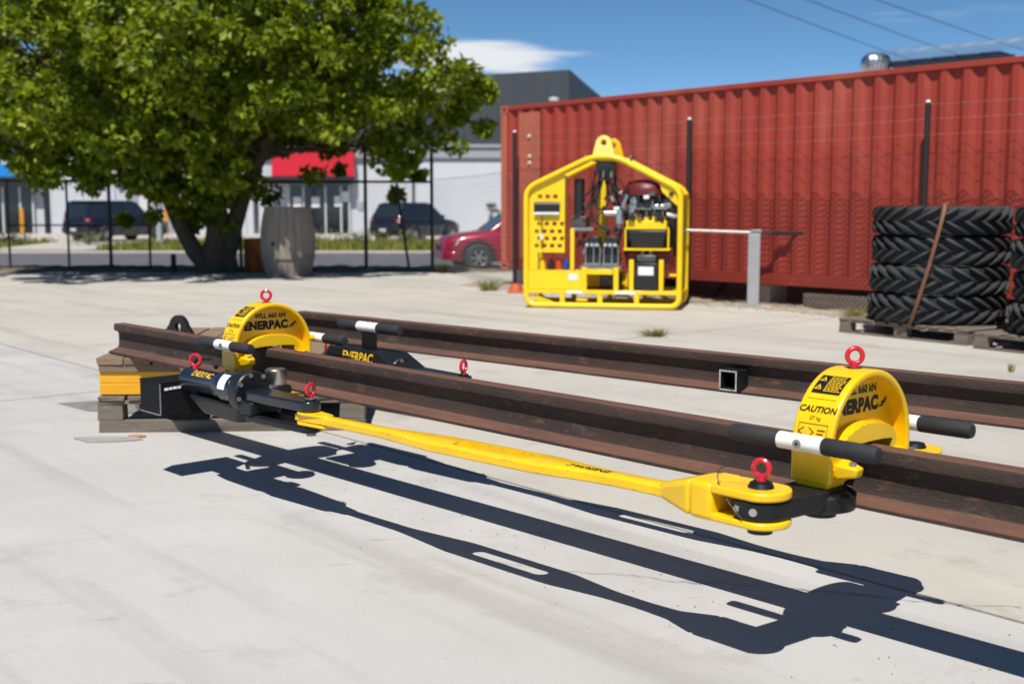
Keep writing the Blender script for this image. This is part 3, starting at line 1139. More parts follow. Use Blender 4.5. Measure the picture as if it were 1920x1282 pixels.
ud = MB().add([(-0.2, 0.3, 0.008), (CL + 0.2, 0.3, 0.008), (CL + 0.2, CW + 0.1, 0.008), (-0.2, CW + 0.1, 0.008)], [(0, 1, 2, 3)]).build('painted_shade_sheet', mat('painted_shade', (0.045, 0.035, 0.027), 0.95, var=0.3, vscale=4), None, smooth=0)  # shade below the container painted as a dark sheet over the slab
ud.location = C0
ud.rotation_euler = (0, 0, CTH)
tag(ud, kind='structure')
gs = mb.build('gravel_strip', gravel_m, None, smooth=60)
gs.location = C0
gs.rotation_euler = (0, 0, CTH)
tag(gs, kind='structure')
m = MB()
for i in range(900):
    x, y = random.uniform(-0.4, 9.5), random.gauss(-0.35, 0.22)
    s = random.uniform(0.006, 0.022)
    a = random.uniform(0, 6.28)
    p = [(x + s * math.cos(a + k * 1.57), y + s * math.sin(a + k * 1.57), 0.004) for k in range(4)]
    m.add(p + [(x + random.uniform(-s, s) * 0.4, y, 0.004 + s * 0.9)], [(0, 1, 4), (1, 2, 4), (2, 3, 4), (3, 0, 4)])
o = m.build('loose_gravel', gravel_m, None, smooth=0)
o.location = C0
o.rotation_euler = (0, 0, CTH)
tag(o, 'loose stones along the foot of the red container', 'gravel', kind='stuff')

# ------------------------------------------------------------------ grey T-shaped tap post
t = thing('grey_post', 'grey steel post carrying a long horizontal bar beside the power pack', 'post', (3.06, 15.2, 0), R(-12))
MB().box(-0.075, 0.075, -0.05, 0.05, 0, 0.93).build('upright', mat('grey_steel_paint', (0.36, 0.36, 0.37), 0.5, var=0.1, vscale=6, metal=0.2), t, bevel=0.008)
MB().cyl((-0.92, 0, 0.975), (0.03, 0, 0.945), 0.020, n=12).build('left_bar', mat('bar_grey', (0.42, 0.40, 0.39), 0.4, metal=0.3), t)
MB().box(0.03, 0.76, -0.028, 0.028, 0.915, 0.972).build('right_bar', mat('bar_dark', (0.045, 0.020, 0.016), 0.7, var=0.3, vscale=6), t, bevel=0.005)
MB().box(-0.05, 0.09, -0.045, 0.045, 0.93, 0.985).build('bracket', dull_steel, t, bevel=0.006)

# ------------------------------------------------------------------ barrel, stump and drum under the tree
stone = mat('weathered_barrel', (0.31, 0.262, 0.218), 0.9, var=0.15, vscale=3, stretch=(3, 3, 0.6), spots=[(2.5, 0.58, 0.75, (0.22, 0.195, 0.175)), (14, 0.64, 0.76, (0.38, 0.34, 0.30))], bump=0.4, bscale=30)
t = thing('barrel', 'big weathered grey barrel with a dark bung hole standing under the tree', 'barrel', (-4.16, 22.35, 0))
NS = 22
for i in range(NS):
    a0, a1 = 2 * math.pi * (i + 0.03) / NS, 2 * math.pi * (i + 0.97) / NS
    prof = [(0.405, 0.0), (0.455, 0.18), (0.495, 0.42), (0.508, 0.64), (0.495, 0.86), (0.455, 1.10), (0.41, 1.27)]
    mb = MB()
    dr = random.uniform(-0.002, 0.002)
    vs = []
    for r, h in prof:
        for rr in (r + dr, r + dr - 0.03):
            for a in (a0, a1):
                vs.append((rr * math.cos(a), rr * math.sin(a), h + (random.uniform(-0.008, 0.008) if h > 1.2 else 0)))
    fs = []
    for k in range(len(prof) - 1):
        b0, b1 = k * 4, k * 4 + 4
        fs += [(b0, b0 + 1, b1 + 1, b1), (b0 + 2, b1 + 2, b1 + 3, b0 + 3), (b0, b1, b1 + 2, b0 + 2), (b0 + 1, b0 + 3, b1 + 3, b1 + 1)]
    fs += [(0, 2, 3, 1), (24, 25, 27, 26)]
    mb.add(vs, fs)
    mb.build('stave', stone, t, smooth=30)
MB().lathe([(0.0, 1.20), (0.40, 1.20), (0.40, 1.225), (0, 1.225)], 32).build('lid', stone, t)
for z, r in ((0.33, 0.487), (0.36, 0.491)):
    MB().lathe([(r - 0.005, z - 0.012), (r + 0.010, z - 0.012), (r + 0.012, z + 0.010), (r - 0.005, z + 0.010)], 36).build('hoop', stone, t)
MB().cyl((-0.17, -0.42, 0.60), (-0.19, -0.475, 0.60), 0.04, n=14).build('bung_hole', wire_black, t)
sp = MB().cyl((0, 0, 0), (0, 0, 0.36), 0.055, 0.05, n=12)
o = sp.build('short_bollard', mat('dark_timber', (0.035, 0.03, 0.028), 0.85), None)
o.location = (-6.62, 23.5, 0)
tag(o, 'short dark round stump left of the tree trunk', 'stump')
t = thing('rusty_drum', 'rusty orange drum half hidden between trunk and barrel', 'drum', (-5.05, 23.9, 0))
orange_rust = mat('orange_rust', (0.42, 0.12, 0.02), 0.8, var=0.4, vscale=5, bump=0.3, bscale=20)
MB().lathe([(0, 0), (0.27, 0), (0.28, 0.02), (0.275, 0.3), (0.285, 0.31), (0.275, 0.32), (0.275, 0.62), (0.28, 0.64), (0.26, 0.64), (0.255, 0.60), (0, 0.60)], 28).build('body', orange_rust, t)
for z in (0.02, 0.64):
    MB().torus((0, 0, z), (0, 0, 1), 0.278, 0.01, 28, 6).build('rim', orange_rust, t)
t = thing('traffic_cone', 'squat cut down orange cone behind the power pack beside the container', 'cone', (0.06, 17.9, 0))
oc = mat('cone_orange', (0.50, 0.085, 0.02), 0.6, var=0.15, vscale=6)
MB().box(-0.13, 0.13, -0.13, 0.13, 0, 0.03).build('base', oc, t, bevel=0.01)
MB().lathe([(0.0, 0.03), (0.11, 0.03), (0.10, 0.06), (0.07, 0.13), (0.0, 0.13)], 20).build('cone_body', oc, t)

# ================================================================== BUILDINGS ACROSS THE ROAD
white_wall = mat('pale_wall', (0.50, 0.52, 0.55), 0.8, var=0.06, vscale=0.6, coords='World')
grey_wall = mat('grey_wall', (0.30, 0.31, 0.33), 0.8, var=0.06, vscale=0.5, coords='World')
shutter = mat('white_roller_shutter', (0.58, 0.60, 0.63), 0.5, var=0.04, vscale=0.7)
clad = mat('dark_cladding', (0.045, 0.05, 0.062), 0.55, var=0.1, vscale=0.4)
clad_side = clad
fascia = mat('black_fascia', (0.018, 0.016, 0.02), 0.5)
glass_d = mat('dark_glazing', (0.012, 0.016, 0.022), 0.06, spec=0.6)
blue_sign = mat('blue_sign', (0.01, 0.21, 0.62), 0.4)
red_sign = mat('red_sign', (0.58, 0.012, 0.030), 0.45)
bol_y = mat('bollard_yellow', (0.62, 0.27, 0.02), 0.5)
frame_w = mat('white_frame', (0.60, 0.60, 0.60), 0.5)
BY = 66.0
BZ = -0.2


def ribbed(x0, x1, z0, z1, y, pitch=0.11, dep=0.03):
    mb = MB()
    n = int((z1 - z0) / pitch)
    vs = []
    for i in range(n):
        z = z0 + pitch * i
        for dz, dy in ((0, 0), (0.25, -1), (0.75, -1), (1.0, 0)):
            vs += [(x0, y + dy * dep, z + dz * pitch), (x1, y + dy * dep, z + dz * pitch)]
    k = len(vs) // 2
    mb.add(vs, [(2 * i, 2 * i + 1, 2 * i + 3, 2 * i + 2) for i in range(k - 1)])
    return mb


LB = thing('industrial_unit', 'pale industrial unit with a blue sign and roller door behind the fence', 'building', (0, BY, BZ))


def bpart(root, name, m_, *a, bevel=0.0):
    return MB().box(*a).build(name, m_, root, bevel=bevel)


bpart(LB, 'wall', white_wall, -36, -14.2, 0.25, 8.0, 0, 6.4)
bpart(LB, 'upper_cladding', clad, -36, -14.2, 0.05, 0.24, 4.4, 6.5)
bpart(LB, 'roof', clad, -36.2, -14.0, 0.0, 8.2, 6.5, 6.65)
ge = bpart(LB, 'glazed_entry', glass_d, -30.5, -26.2, 0.12, 0.245, 0.0, 2.55)
for x in (-30.4, -28.9, -27.85, -26.9, -26.2):
    MB().box(x - 0.045, x + 0.045, 0.05, 0.118, 0.0, 2.55).build('mullion', frame_w, ge)
bpart(LB, 'fascia', fascia, -31, -25.62, -0.5, 0.24, 2.62, 3.08)
bpart(LB, 'blue_sign', blue_sign, -31, -25.8, -0.45, -0.05, 3.085, 3.76)
bpart(LB, 'column', fascia, -25.58, -25.36, 0.0, 0.24, 0, 4.4)
ribbed(-25.3, -21.75, 0.0, 3.8, 0.20).build('roller_door', shutter, LB, smooth=0, recalc=False)
bpart(LB, 'column', fascia, -21.55, -21.32, 0.02, 0.24, 2.6, 4.4)
MB().cyl((-21.15, 0.1, 0.1), (-21.15, 0.1, 4.4), 0.075, n=10).build('downpipe', frame_w, LB)
bpart(LB, 'grey_panel', grey_wall, -20.9, -18.6, 0.16, 0.245, 0.0, 4.3)
bpart(LB, 'white_panel', frame_w, -20.4, -19.85, 0.10, 0.158, 1.2, 2.6)
bpart(LB, 'pillar', frame_w, -18.45, -18.15, 0.05, 0.245, 0.0, 4.3)
bpart(LB, 'pillar', frame_w, -17.7, -17.3, 0.05, 0.245, 0.0, 4.3)
ribbed(-17.2, -14.6, 0.0, 3.6, 0.20).build('roller_door', shutter, LB, smooth=0, recalc=False)

RB = thing('dark_clad_warehouse', 'tall dark clad warehouse with red sign and white roller door', 'building', (0, BY, BZ))
bpart(RB, 'wall', white_wall, -13.9, 3.1, 0.25, 12.0, 0, 4.12)
up = [(-13.9, 4.85), (3.1, 4.85), (3.1, 8.82), (-13.9, 7.9)]
MB().prism(up, 'y', -0.02, 0.4).build('upper_cladding', clad, RB)
# vertical seams of the cladding
for i in range(19):
    x = -13.4 + i * 0.9
    MB().box(x - 0.02, x + 0.02, -0.045, -0.022, 4.86, 7.85 + 0.054 * (x + 13.9)).build('cladding_seam', clad, RB)
MB().box(-14.0, 3.16, -0.10, 0.0, 4.70, 4.845).build('flashing', grey_wall, RB)
bpart(RB, 'soffit_band', grey_wall, -13.9, 3.1, 0.02, 0.40, 4.125, 4.69)
sw_ = MB()
sw_.hexa([(3.12, 0.0, 4.85), (3.12, 0.4, 4.85), (7.4, 12.0, 4.0), (7.2, 12.0, 4.0)], [(3.12, 0.0, 8.82), (3.12, 0.4, 8.82), (7.4, 12.0, 7.1), (7.2, 12.0, 7.1)])
sw_.build('side_wall', clad, RB)
rr_ = MB()
rr_.hexa([(-13.9, 0.42, 7.7), (3.05, 0.42, 8.6), (7.2, 12, 6.9), (-13.9, 12, 6.6)], [(-13.9, 0.42, 7.8), (3.05, 0.42, 8.72), (7.2, 12, 7.0), (-13.9, 12, 6.7)])
rr_.build('roof', clad, RB)
bpart(RB, 'red_sign', red_sign, -13.0, -8.55, -0.5, -0.1, 3.12, 4.5)
bpart(RB, 'fascia', fascia, -13.5, -8.65, -0.55, 0.24, 2.70, 3.11)
gd = bpart(RB, 'glass_doors', glass_d, -12.2, -8.9, 0.12, 0.245, 0.0, 2.6)
for x in (-12.2, -11.4, -10.2, -9.35, -8.9):
    MB().box(x - 0.04, x + 0.04, 0.05, 0.118, 0, 2.6).build('mullion', frame_w, gd)
for x, z in ((-11.75, 1.45), (-10.75, 1.45), (-9.15, 1.75), (-9.5, 1.5)):
    MB().box(x - 0.22, x + 0.22, 0.100, 0.112, z, z + 0.55).build('poster', white_paint, gd)
bpart(RB, 'wall_plate', grey_wall, -8.45, -8.15, 0.20, 0.248, 1.3, 1.75)
MB().cyl((-6.6, 0.1, 0.1), (-6.6, 0.1, 4.1), 0.08, n=10).build('downpipe', frame_w, RB)
MB().cyl((-5.4, 0.1, 0.1), (-5.4, 0.1, 4.1), 0.06, n=10).build('downpipe', clad, RB)
ribbed(-5.25, 1.0, 0.0, 4.05, 0.20).build('roller_door', shutter, RB, smooth=0, recalc=False)

for k, (x, lab) in enumerate(((-27.6, 'yellow bollard at the glazed entry, leftmost in the photo'), (-26.0, 'yellow bollard right of the glazed entry under the blue sign'), (-18.35, 'yellow bollard beside the dark bin left of the tree'))):
    m = MB().lathe([(0, 0), (0.11, 0), (0.11, 1.32), (0.09, 1.38), (0.0, 1.40)], 16)
    o = m.build('bollard', bol_y, None)
    o.location = (x, 64.0, -0.2)
    tag(o, lab, 'bollard', 'yellow bollards before the industrial unit')
t = thing('light_pole', 'pale grey pole standing on the verge before the dark four wheel drive', 'pole', (-13.9, 47.5, -0.3))
pole_m = mat('pale_pole', (0.42, 0.44, 0.46), 0.5)
MB().cyl((0, 0, 0), (0, 0, 7.0), 0.125, 0.085, n=12).build('shaft', pole_m, t)
MB().cyl((0, 0, 0), (0, 0, 0.10), 0.22, n=12).build('base_plate', pole_m, t)
MB().tube([(0, 0, 6.9), (-0.2, -0.2, 7.3), (-1.2, -1.4, 7.5)], 0.04, 8).build('arm', pole_m, t)
MB().box(-1.6, -1.1, -1.9, -1.3, 7.42, 7.52).build('lamp_head', pole_m, t, bevel=0.03)
t = thing('wheelie_bin', 'dark wheelie bin beside the front of the four wheel drive', 'bin', (-14.2, 52.6, -0.27), R(20))
bin_m = mat('bin_plastic', (0.012, 0.016, 0.016), 0.5)
MB().hexa([(-0.24, -0.28, 0.06), (0.24, -0.28, 0.06), (0.24, 0.24, 0.06), (-0.24, 0.24, 0.06)], [(-0.30, -0.36, 0.98), (0.30, -0.36, 0.98), (0.30, 0.34, 0.98), (-0.30, 0.34, 0.98)]).build('tub', bin_m, t, bevel=0.02)
MB().hexa([(-0.32, -0.40, 0.985), (0.32, -0.40, 0.985), (0.32, 0.38, 0.985), (-0.32, 0.38, 0.985)], [(-0.28, -0.36, 1.06), (0.28, -0.36, 1.06), (0.28, 0.34, 1.10), (-0.28, 0.34, 1.10)]).build('lid', bin_m, t, bevel=0.015)
for x in (-0.27, 0.27):
    MB().cyl((x - 0.03, 0.30, 0.10), (x + 0.03, 0.30, 0.10), 0.10, n=16).build('wheel', wire_black, t)
MB().cyl((-0.25, 0.40, 0.97), (0.25, 0.40, 0.97), 0.02, n=8).build('handle', bin_m, t)

# low shed behind the container: only its roof furniture shows above the container
SH = thing('low_shed', 'low metal shed behind the container with only its roof edge showing', 'shed', (0, 30.5, 0))
MB().hexa([(1.0, 0, 0), (16.5, 0, 0), (16.5, 8, 0), (1.0, 8, 0)], [(1.0, 0, 3.45), (16.5, 0, 4.95), (16.5, 8, 4.95), (1.0, 8, 3.45)]).build('wall', grey_wall, SH)
MB().hexa([(0.8, -0.2, 3.44), (16.7, -0.2, 4.98), (16.7, 8.2, 4.98), (0.8, 8.2, 3.44)], [(0.8, -0.2, 3.50), (16.7, -0.2, 5.04), (16.7, 8.2, 5.04), (0.8, 8.2, 3.50)]).build('roof', grey_wall, SH)
vent_m = mat('spun_aluminium', (0.66, 0.62, 0.62), 0.25, metal=1.0)
t = thing('turbine_vent', 'round silver turbine roof vent above the red container', 'roof vent', (9.28, 31.2, 4.28))
MB().lathe([(0, 0), (0.30, 0), (0.28, 0.36), (0.0, 0.36)], 24).build('base', vent_m, t)
MB().lathe([(0, 0.88), (0.20, 0.87), (0.30, 0.83), (0.30, 0.80), (0, 0.80)], 24).build('top_cap', vent_m, t)
MB().lathe([(0, 0.37), (0.24, 0.37), (0.33, 0.46), (0.36, 0.58), (0.34, 0.72), (0.27, 0.80), (0, 0.80)], 24).build('core', dull_steel, t)
for i in range(24):
    a = 2 * math.pi * i / 24
    prof = [(0.27, 0.37), (0.355, 0.45), (0.385, 0.58), (0.365, 0.72), (0.30, 0.81)]
    vs = []
    for j, (r, h) in enumerate(prof):
        b = a + 0.10 * math.sin(math.pi * j / 4)
        vs += [(r * math.cos(b), r * math.sin(b), h), ((r - 0.015) * math.cos(b + 0.17), (r - 0.015) * math.sin(b + 0.17), h)]
    MB().add(vs, [(2 * j, 2 * j + 1, 2 * j + 3, 2 * j + 2) for j in range(4)]).build('vane', vent_m, t, smooth=60, recalc=False)
solar = mat('solar_glass', (0.008, 0.010, 0.018), 0.45, spec=0.2)
k = 0
for i in range(5):
    x = 9.95 + i * 0.62
    t = thing('solar_panel', ['dark solar panel on the shed roof nearest the turbine vent', 'second dark solar panel from the turbine vent on the shed roof', 'middle dark solar panel of the row on the shed roof', 'fourth dark solar panel from the turbine vent on the shed roof', 'dark solar panel on the shed roof farthest from the turbine vent'][i],
              'solar panel', (x, 31.4, 4.46 + 0.097 * (x - 9.95)), 0, 'solar panels on the shed roof')
    MB().hexa([(-0.28, -0.4, 0.30), (0.28, -0.4, 0.354), (0.28, 0.5, 0.57), (-0.28, 0.5, 0.52)], [(-0.28, -0.4, 0.335), (0.28, -0.4, 0.389), (0.28, 0.5, 0.605), (-0.28, 0.5, 0.555)]).build('panel', solar, t)
    MB().hexa([(-0.30, -0.43, 0.27), (0.30, -0.43, 0.327), (0.30, -0.403, 0.327), (-0.30, -0.403, 0.27)], [(-0.30, -0.43, 0.35), (0.30, -0.43, 0.407), (0.30, -0.403, 0.407), (-0.30, -0.403, 0.35)]).build('frame', fascia, t)
    for xx in (-0.22, 0.22):
        MB().cyl((xx, 0.2, -0.26), (xx, 0.2, 0.46), 0.02, n=6).build('leg', dull_steel, t)
rz_ = MB()
pts = []
for i in range(640):
    a = i * 0.62
    x = 9.9 + i * 0.0078
    pts.append((x, 31.9 + 0.14 * math.cos(a), 5.20 + 0.097 * (x - 9.95) + 0.14 * math.sin(a)))
rz_.tube(pts, 0.007, 4)
tag(rz_.build('razor_wire', galv, None, smooth=0), 'coil of razor wire along the shed roof above the container', 'razor wire')
o = MB().lathe([(0, 0), (0.105, 0), (0.105, 0.42), (0.125, 0.42), (0.125, 0.50), (0.0, 0.52)], 16).build('vent_pipe', frame_w, None)
o.location = (1.05, 30.7, 3.50)
tag(o, 'short white vent pipe standing just above the container left end', 'vent pipe')

# overhead wires: level lines that run away to the right
for k, (p0, p1, lab) in enumerate((((11.0, 52.9, 10.1), (22.3, 70.0, 10.1), 'overhead wire crossing the sky nearest the warehouse'), ((13.55, 52.9, 10.1), (24.8, 68.5, 10.1), 'middle one of the three overhead wires'),
                                   ((16.6, 52.9, 10.1), (27.6, 66.4, 10.1), 'overhead wire nearest the upper right corner of the photo'))):
    a, b = Vector(p0), Vector(p1)
    a2, b2 = a + (a - b) * 1.5, a + (b - a) * 3.0
    pts = [a2.lerp(b2, i / 50) - Vector((0, 0, 0.35 * math.sin(math.pi * i / 50))) for i in range(51)]
    o = MB().tube(pts, 0.020, 5).build('overhead_wire', wire_black, None)
    tag(o, lab, 'wire', 'overhead wires')

# ================================================================== CARS
tyre_m = mat('tyre_rubber', (0.034, 0.034, 0.035), 0.72, var=0.25, vscale=6, bump=0.1, bscale=60, spots=[(4, 0.62, 0.80, (0.045, 0.042, 0.038))])
alloy = mat('alloy_rim', (0.55, 0.55, 0.56), 0.3, metal=0.9)
lamp_red = mat('tail_lamp', (0.35, 0.008, 0.015), 0.15)
lamp_clear = mat('head_lamp', (0.62, 0.63, 0.65), 0.1, metal=0.4)
car_glass = mat('car_glass', (0.018, 0.024, 0.032), 0.04, spec=0.7)
trim = mat('black_trim', (0.015, 0.015, 0.016), 0.55)
plate_m = mat('number_plate', (0.62, 0.62, 0.60), 0.5)


def car_paint(name, c):
    return mat(name, c, 0.25, var=0.05, vscale=3, coat=0.8, metal=0.15)


def car(name, label, loc, rz, paint, L=4.7, Wd=1.84, H=1.76, hood=1.02, cowl=0.62, rear_rake=0.22, boxy=0.9, wheel_r=0.36, clad_arch=True):
    """x forward; parts: body, cabin (> windows), bumpers, lamps, plate, mirrors, wheels (> tyre, rim)"""
    t = thing(name, label, 'car', loc, rz, 'cars parked across the road')
    h = Wd / 2
    belt = hood + 0.03
    xr, xf = -L / 2, L / 2
    xc = xf - 1.25                      # foot of windscreen
    st = [(xr, 0.86, 0.42, 0.80, belt - 0.12), (xr + 0.10, 0.94, 0.30, 0.84, belt), (xr + 0.6, 0.985, 0.26, 0.86, belt), (0.0, 1.0, 0.25, 0.86, belt - 0.01), (xc, 0.985, 0.25, 0.83, belt),
          (xf - 0.55, 0.955, 0.27, 0.76, hood - 0.06), (xf - 0.14, 0.87, 0.32, 0.66, hood - 0.16), (xf, 0.78, 0.42, 0.58, hood - 0.36)]
    mb = MB()
    vs = []
    for x, k, zl, zm, zt in st:
        w = h * k
        ring = [(-w * 0.93, zl), (-w, (zl + zt) * 0.5), (-w * 0.985, zt - 0.10), (-w * 0.90, zt - 0.01), (-w * 0.45, zt + 0.035), (w * 0.45, zt + 0.035), (w * 0.90, zt - 0.01), (w * 0.985, zt - 0.10), (w, (zl + zt) * 0.5), (w * 0.93, zl)]
        vs += [(x, a, b) for a, b in ring]
    nr = 10
    fs = [(i * nr + j, i * nr + (j + 1) % nr, (i + 1) * nr + (j + 1) % nr, (i + 1) * nr + j) for i in range(len(st) - 1) for j in range(nr)]
    fs += [tuple(range(nr - 1, -1, -1)), tuple(range((len(st) - 1) * nr, len(st) * nr))]
    mb.add(vs, fs)
    mb.build('body', paint, t, smooth=50)
    # cabin: frustum with glass laid proud on each face
    b0x, b1x = xr + 0.06, xc + 0.10
    r0x, r1x = xr + 0.06 + rear_rake, xc - cowl
    bw, rw = h * 0.90, h * 0.90 * (boxy - 0.05)
    zb, zr = belt - 0.03, H - 0.05
    B = [Vector((b0x, -bw, zb)), Vector((b1x, -bw, zb)), Vector((b1x, bw, zb)), Vector((b0x, bw, zb))]
    T = [Vector((r0x, -rw, zr)), Vector((r1x, -rw, zr)), Vector((r1x, rw, zr)), Vector((r0x, rw, zr))]
    mb = MB()
    mb.hexa(B, T)
    cab = mb.build('cabin', paint, t, bevel=0.05, smooth=50, seg=3)
    mb = MB()
    mb.hexa([T[0] + Vector((0.05, 0.05, -0.01)), T[1] + Vector((-0.05, 0.05, -0.01)), T[2] + Vector((-0.05, -0.05, -0.01)), T[3] + Vector((0.05, -0.05, -0.01))],
            [T[0] + Vector((0.14, 0.14, 0.05)), T[1] + Vector((-0.2, 0.14, 0.05)), T[2] + Vector((-0.2, -0.14, 0.05)), T[3] + Vector((0.14, -0.14, 0.05))])
    mb.build('roof', paint, t, bevel=0.02, smooth=60)

    def pane(a, b, c, d, s0, s1, t0, t1, nm):
        def P(s, q):
            return (a.lerp(b, s)).lerp(d.lerp(c, s), q)
        n_ = (b - a).cross(d - a).normalized()
        ctr = (B[0] + B[2] + T[0] + T[2]) / 4
        if n_.dot(a - ctr) < 0:
            n_ = -n_
        q = [P(s0, t0), P(s1, t0), P(s1, t1), P(s0, t1)]
        MB().hexa([p + n_ * 0.001 for p in q], [p + n_ * 0.012 for p in q]).build(nm, car_glass, cab, bevel=0.004)
    for sgn, (a, b, c, d) in ((-1, (B[0], B[1], T[1], T[0])), (1, (B[3], B[2], T[2], T[3]))):
        for s0, s1 in ((0.04, 0.28), (0.315, 0.60), (0.635, 0.90)):
            pane(a, b, c, d, s0, s1, 0.14, 0.88, 'side_window')
    pane(B[1], B[2], T[2], T[1], 0.06, 0.94, 0.10, 0.92, 'windscreen')
    pane(B[0], B[3], T[3], T[0], 0.08, 0.92, 0.12, 0.88, 'rear_window')
    MB().hexa([(xr - 0.06, -h * 0.86, 0.40), (xr + 0.2, -h * 0.96, 0.40), (xr + 0.2, h * 0.96, 0.40), (xr - 0.06, h * 0.86, 0.40)],
              [(xr - 0.07, -h * 0.86, 0.64), (xr + 0.2, -h * 0.965, 0.64), (xr + 0.2, h * 0.965, 0.64), (xr - 0.07, h * 0.86, 0.64)]).build('rear_bumper', trim, t, bevel=0.03)
    MB().hexa([(xf + 0.03, -h * 0.74, 0.30), (xf - 0.3, -h * 0.94, 0.30), (xf - 0.3, h * 0.94, 0.30), (xf + 0.03, h * 0.74, 0.30)],
              [(xf + 0.05, -h * 0.74, 0.52), (xf - 0.3, -h * 0.95, 0.52), (xf - 0.3, h * 0.95, 0.52), (xf + 0.05, h * 0.74, 0.52)]).build('front_bumper', paint, t, bevel=0.03)
    MB().box(xf - 0.03, xf + 0.02, -h * 0.42, h * 0.42, 0.54, 0.70).build('grille', trim, t, bevel=0.01)
    for s in (-1, 1):
        MB().hexa([(xr - 0.015, s * h * 0.72, 0.72), (xr + 0.20, s * h * 0.97, 0.72), (xr + 0.22, s * h * 0.90, 0.72), (xr + 0.05, s * h * 0.68, 0.72)],
                  [(xr + 0.0, s * h * 0.72, 1.04), (xr + 0.16, s * h * 0.96, 1.04), (xr + 0.2, s * h * 0.88, 1.04), (xr + 0.06, s * h * 0.68, 1.04)]).build('tail_lamp', lamp_red, t, bevel=0.01)
        MB().hexa([(xf - 0.02, s * h * 0.55, hood - 0.37), (xf - 0.32, s * h * 0.955, hood - 0.33), (xf - 0.36, s * h * 0.90, hood - 0.33), (xf - 0.1, s * h * 0.50, hood - 0.37)],
                  [(xf - 0.09, s * h * 0.55, hood - 0.22), (xf - 0.42, s * h * 0.95, hood - 0.17), (xf - 0.45, s * h * 0.88, hood - 0.17), (xf - 0.16, s * h * 0.50, hood - 0.22)]).build('head_lamp', lamp_clear, t, bevel=0.01)
        MB().box(xc - 0.42, xc - 0.28, s * h * 0.98 if s > 0 else -h * 1.14, h * 1.14 if s > 0 else -h * 0.98, belt + 0.02, belt + 0.17).build('mirror', trim, t, bevel=0.03)
        for x in (-0.35, 0.55):
            MB().box(x, x + 0.17, s * h * 1.004 - 0.015, s * h * 1.004 + 0.015, belt - 0.16, belt - 0.13).build('door_handle', trim, t)
        for x in (-0.55, 0.35):
            MB().box(x - 0.004, x + 0.004, s * h * 0.996 - 0.008, s * h * 0.996 + 0.008, 0.38, belt - 0.12).build('door_seam', trim, t)
    MB().box(xr - 0.082, xr - 0.072, -0.19, 0.19, 0.48, 0.60).build('number_plate', plate_m, t)
    for wx in (xr + 0.92, xf - 0.88):
        for s in (-1, 1):
            y0 = s * (h - 0.02)
            w = bpy.data.objects.new('wheel', None)
            COL.objects.link(w)
            w.parent = t
            w.location = (wx, y0, wheel_r)
            r = wheel_r
            MB().lathe([(r * 0.62, -0.11), (r * 0.9, -0.115), (r, -0.085), (r, 0.085), (r * 0.9, 0.115), (r * 0.62, 0.11)], 28, axis='y').build('tyre', tyre_m, w)
            mbr = MB()
            mbr.lathe([(r * 0.64, -0.10), (r * 0.62, 0.09), (r * 0.56, 0.08), (r * 0.54, -0.08)], 28, axis='y')
            for q in range(6):
                a = 2 * math.pi * q / 6
                ca, sa = math.cos(a), math.sin(a)
                for sg in (-1, 1):
                    yy = sg * 0.075
                    mbr.hexa([(-0.02 * sa, yy, 0.02 * ca), (0.02 * sa, yy, -0.02 * ca), (ca * r * 0.58 + 0.035 * sa, yy, sa * r * 0.58 - 0.035 * ca), (ca * r * 0.58 - 0.035 * sa, yy, sa * r * 0.58 + 0.035 * ca)],
                             [(-0.02 * sa, yy + sg * 0.02, 0.02 * ca), (0.02 * sa, yy + sg * 0.02, -0.02 * ca), (ca * r * 0.58 + 0.035 * sa, yy + sg * 0.01, sa * r * 0.58 - 0.035 * ca), (ca * r * 0.58 - 0.035 * sa, yy + sg * 0.01, sa * r * 0.58 + 0.035 * ca)])
            mbr.cyl((0, -0.09, 0), (0, 0.09, 0), 0.05, n=12)
            mbr.build('rim', alloy, w)
            # dark arch round the wheel
            A = arc(wx, wheel_r, r + 0.11, -8, 188, 16)
            Bq = arc(wx, wheel_r, r + 0.015, -8, 188, 16)
            MB().band(A, Bq, 'y', y0 + (0.0 if s > 0 else -0.035), y0 + (0.035 if s > 0 else 0.0)).build('wheel_arch', trim if clad_arch else paint, t, smooth=40)
            MB().cyl((wx, y0 - s * 0.10, wheel_r), (wx, y0 + s * 0.022, wheel_r), r + 0.03, n=28).build('wheel_well', wire_black, t)
    return t


car('four_wheel_drive', 'dark blue boxy four wheel drive seen from behind left of the tree', (-17.85, 54.6, -0.255), R(58), car_paint('dark_blue_paint', (0.010, 0.012, 0.026)), L=4.7, H=1.80, rear_rake=0.16, boxy=0.95)
car('hatchback', 'dark rounded hatchback seen from behind between two fence posts', (-4.25, 53.6, -0.26), R(56), car_paint('charcoal_paint', (0.012, 0.013, 0.020)), L=4.5, H=1.72, rear_rake=0.42, boxy=0.86, hood=0.98, cowl=0.75)
car('red_car', 'red car pointing left at the kerb, half hidden by the container', (0.22, 32.8, -0.42), R(180 + 14), car_paint('red_paint', (0.30, 0.004, 0.030)), L=4.5, H=1.66, rear_rake=0.35, boxy=0.88, hood=1.02, cowl=0.72)

# ================================================================== RAILS
def rail_profile():
    """flat-bottomed rail, 170 mm high; half outline mirrored (y, z)"""
    half = [(0.073, 0.0), (0.073, 0.011), (0.045, 0.019), (0.016, 0.031), (0.0095, 0.045), (0.0085, 0.085), (0.0095, 0.113), (0.016, 0.122), (0.035, 0.130), (0.036, 0.135), (0.036, 0.160), (0.033, 0.167), (0.026, 0.170)]
    return half + [(-y, z) for y, z in reversed(half)]


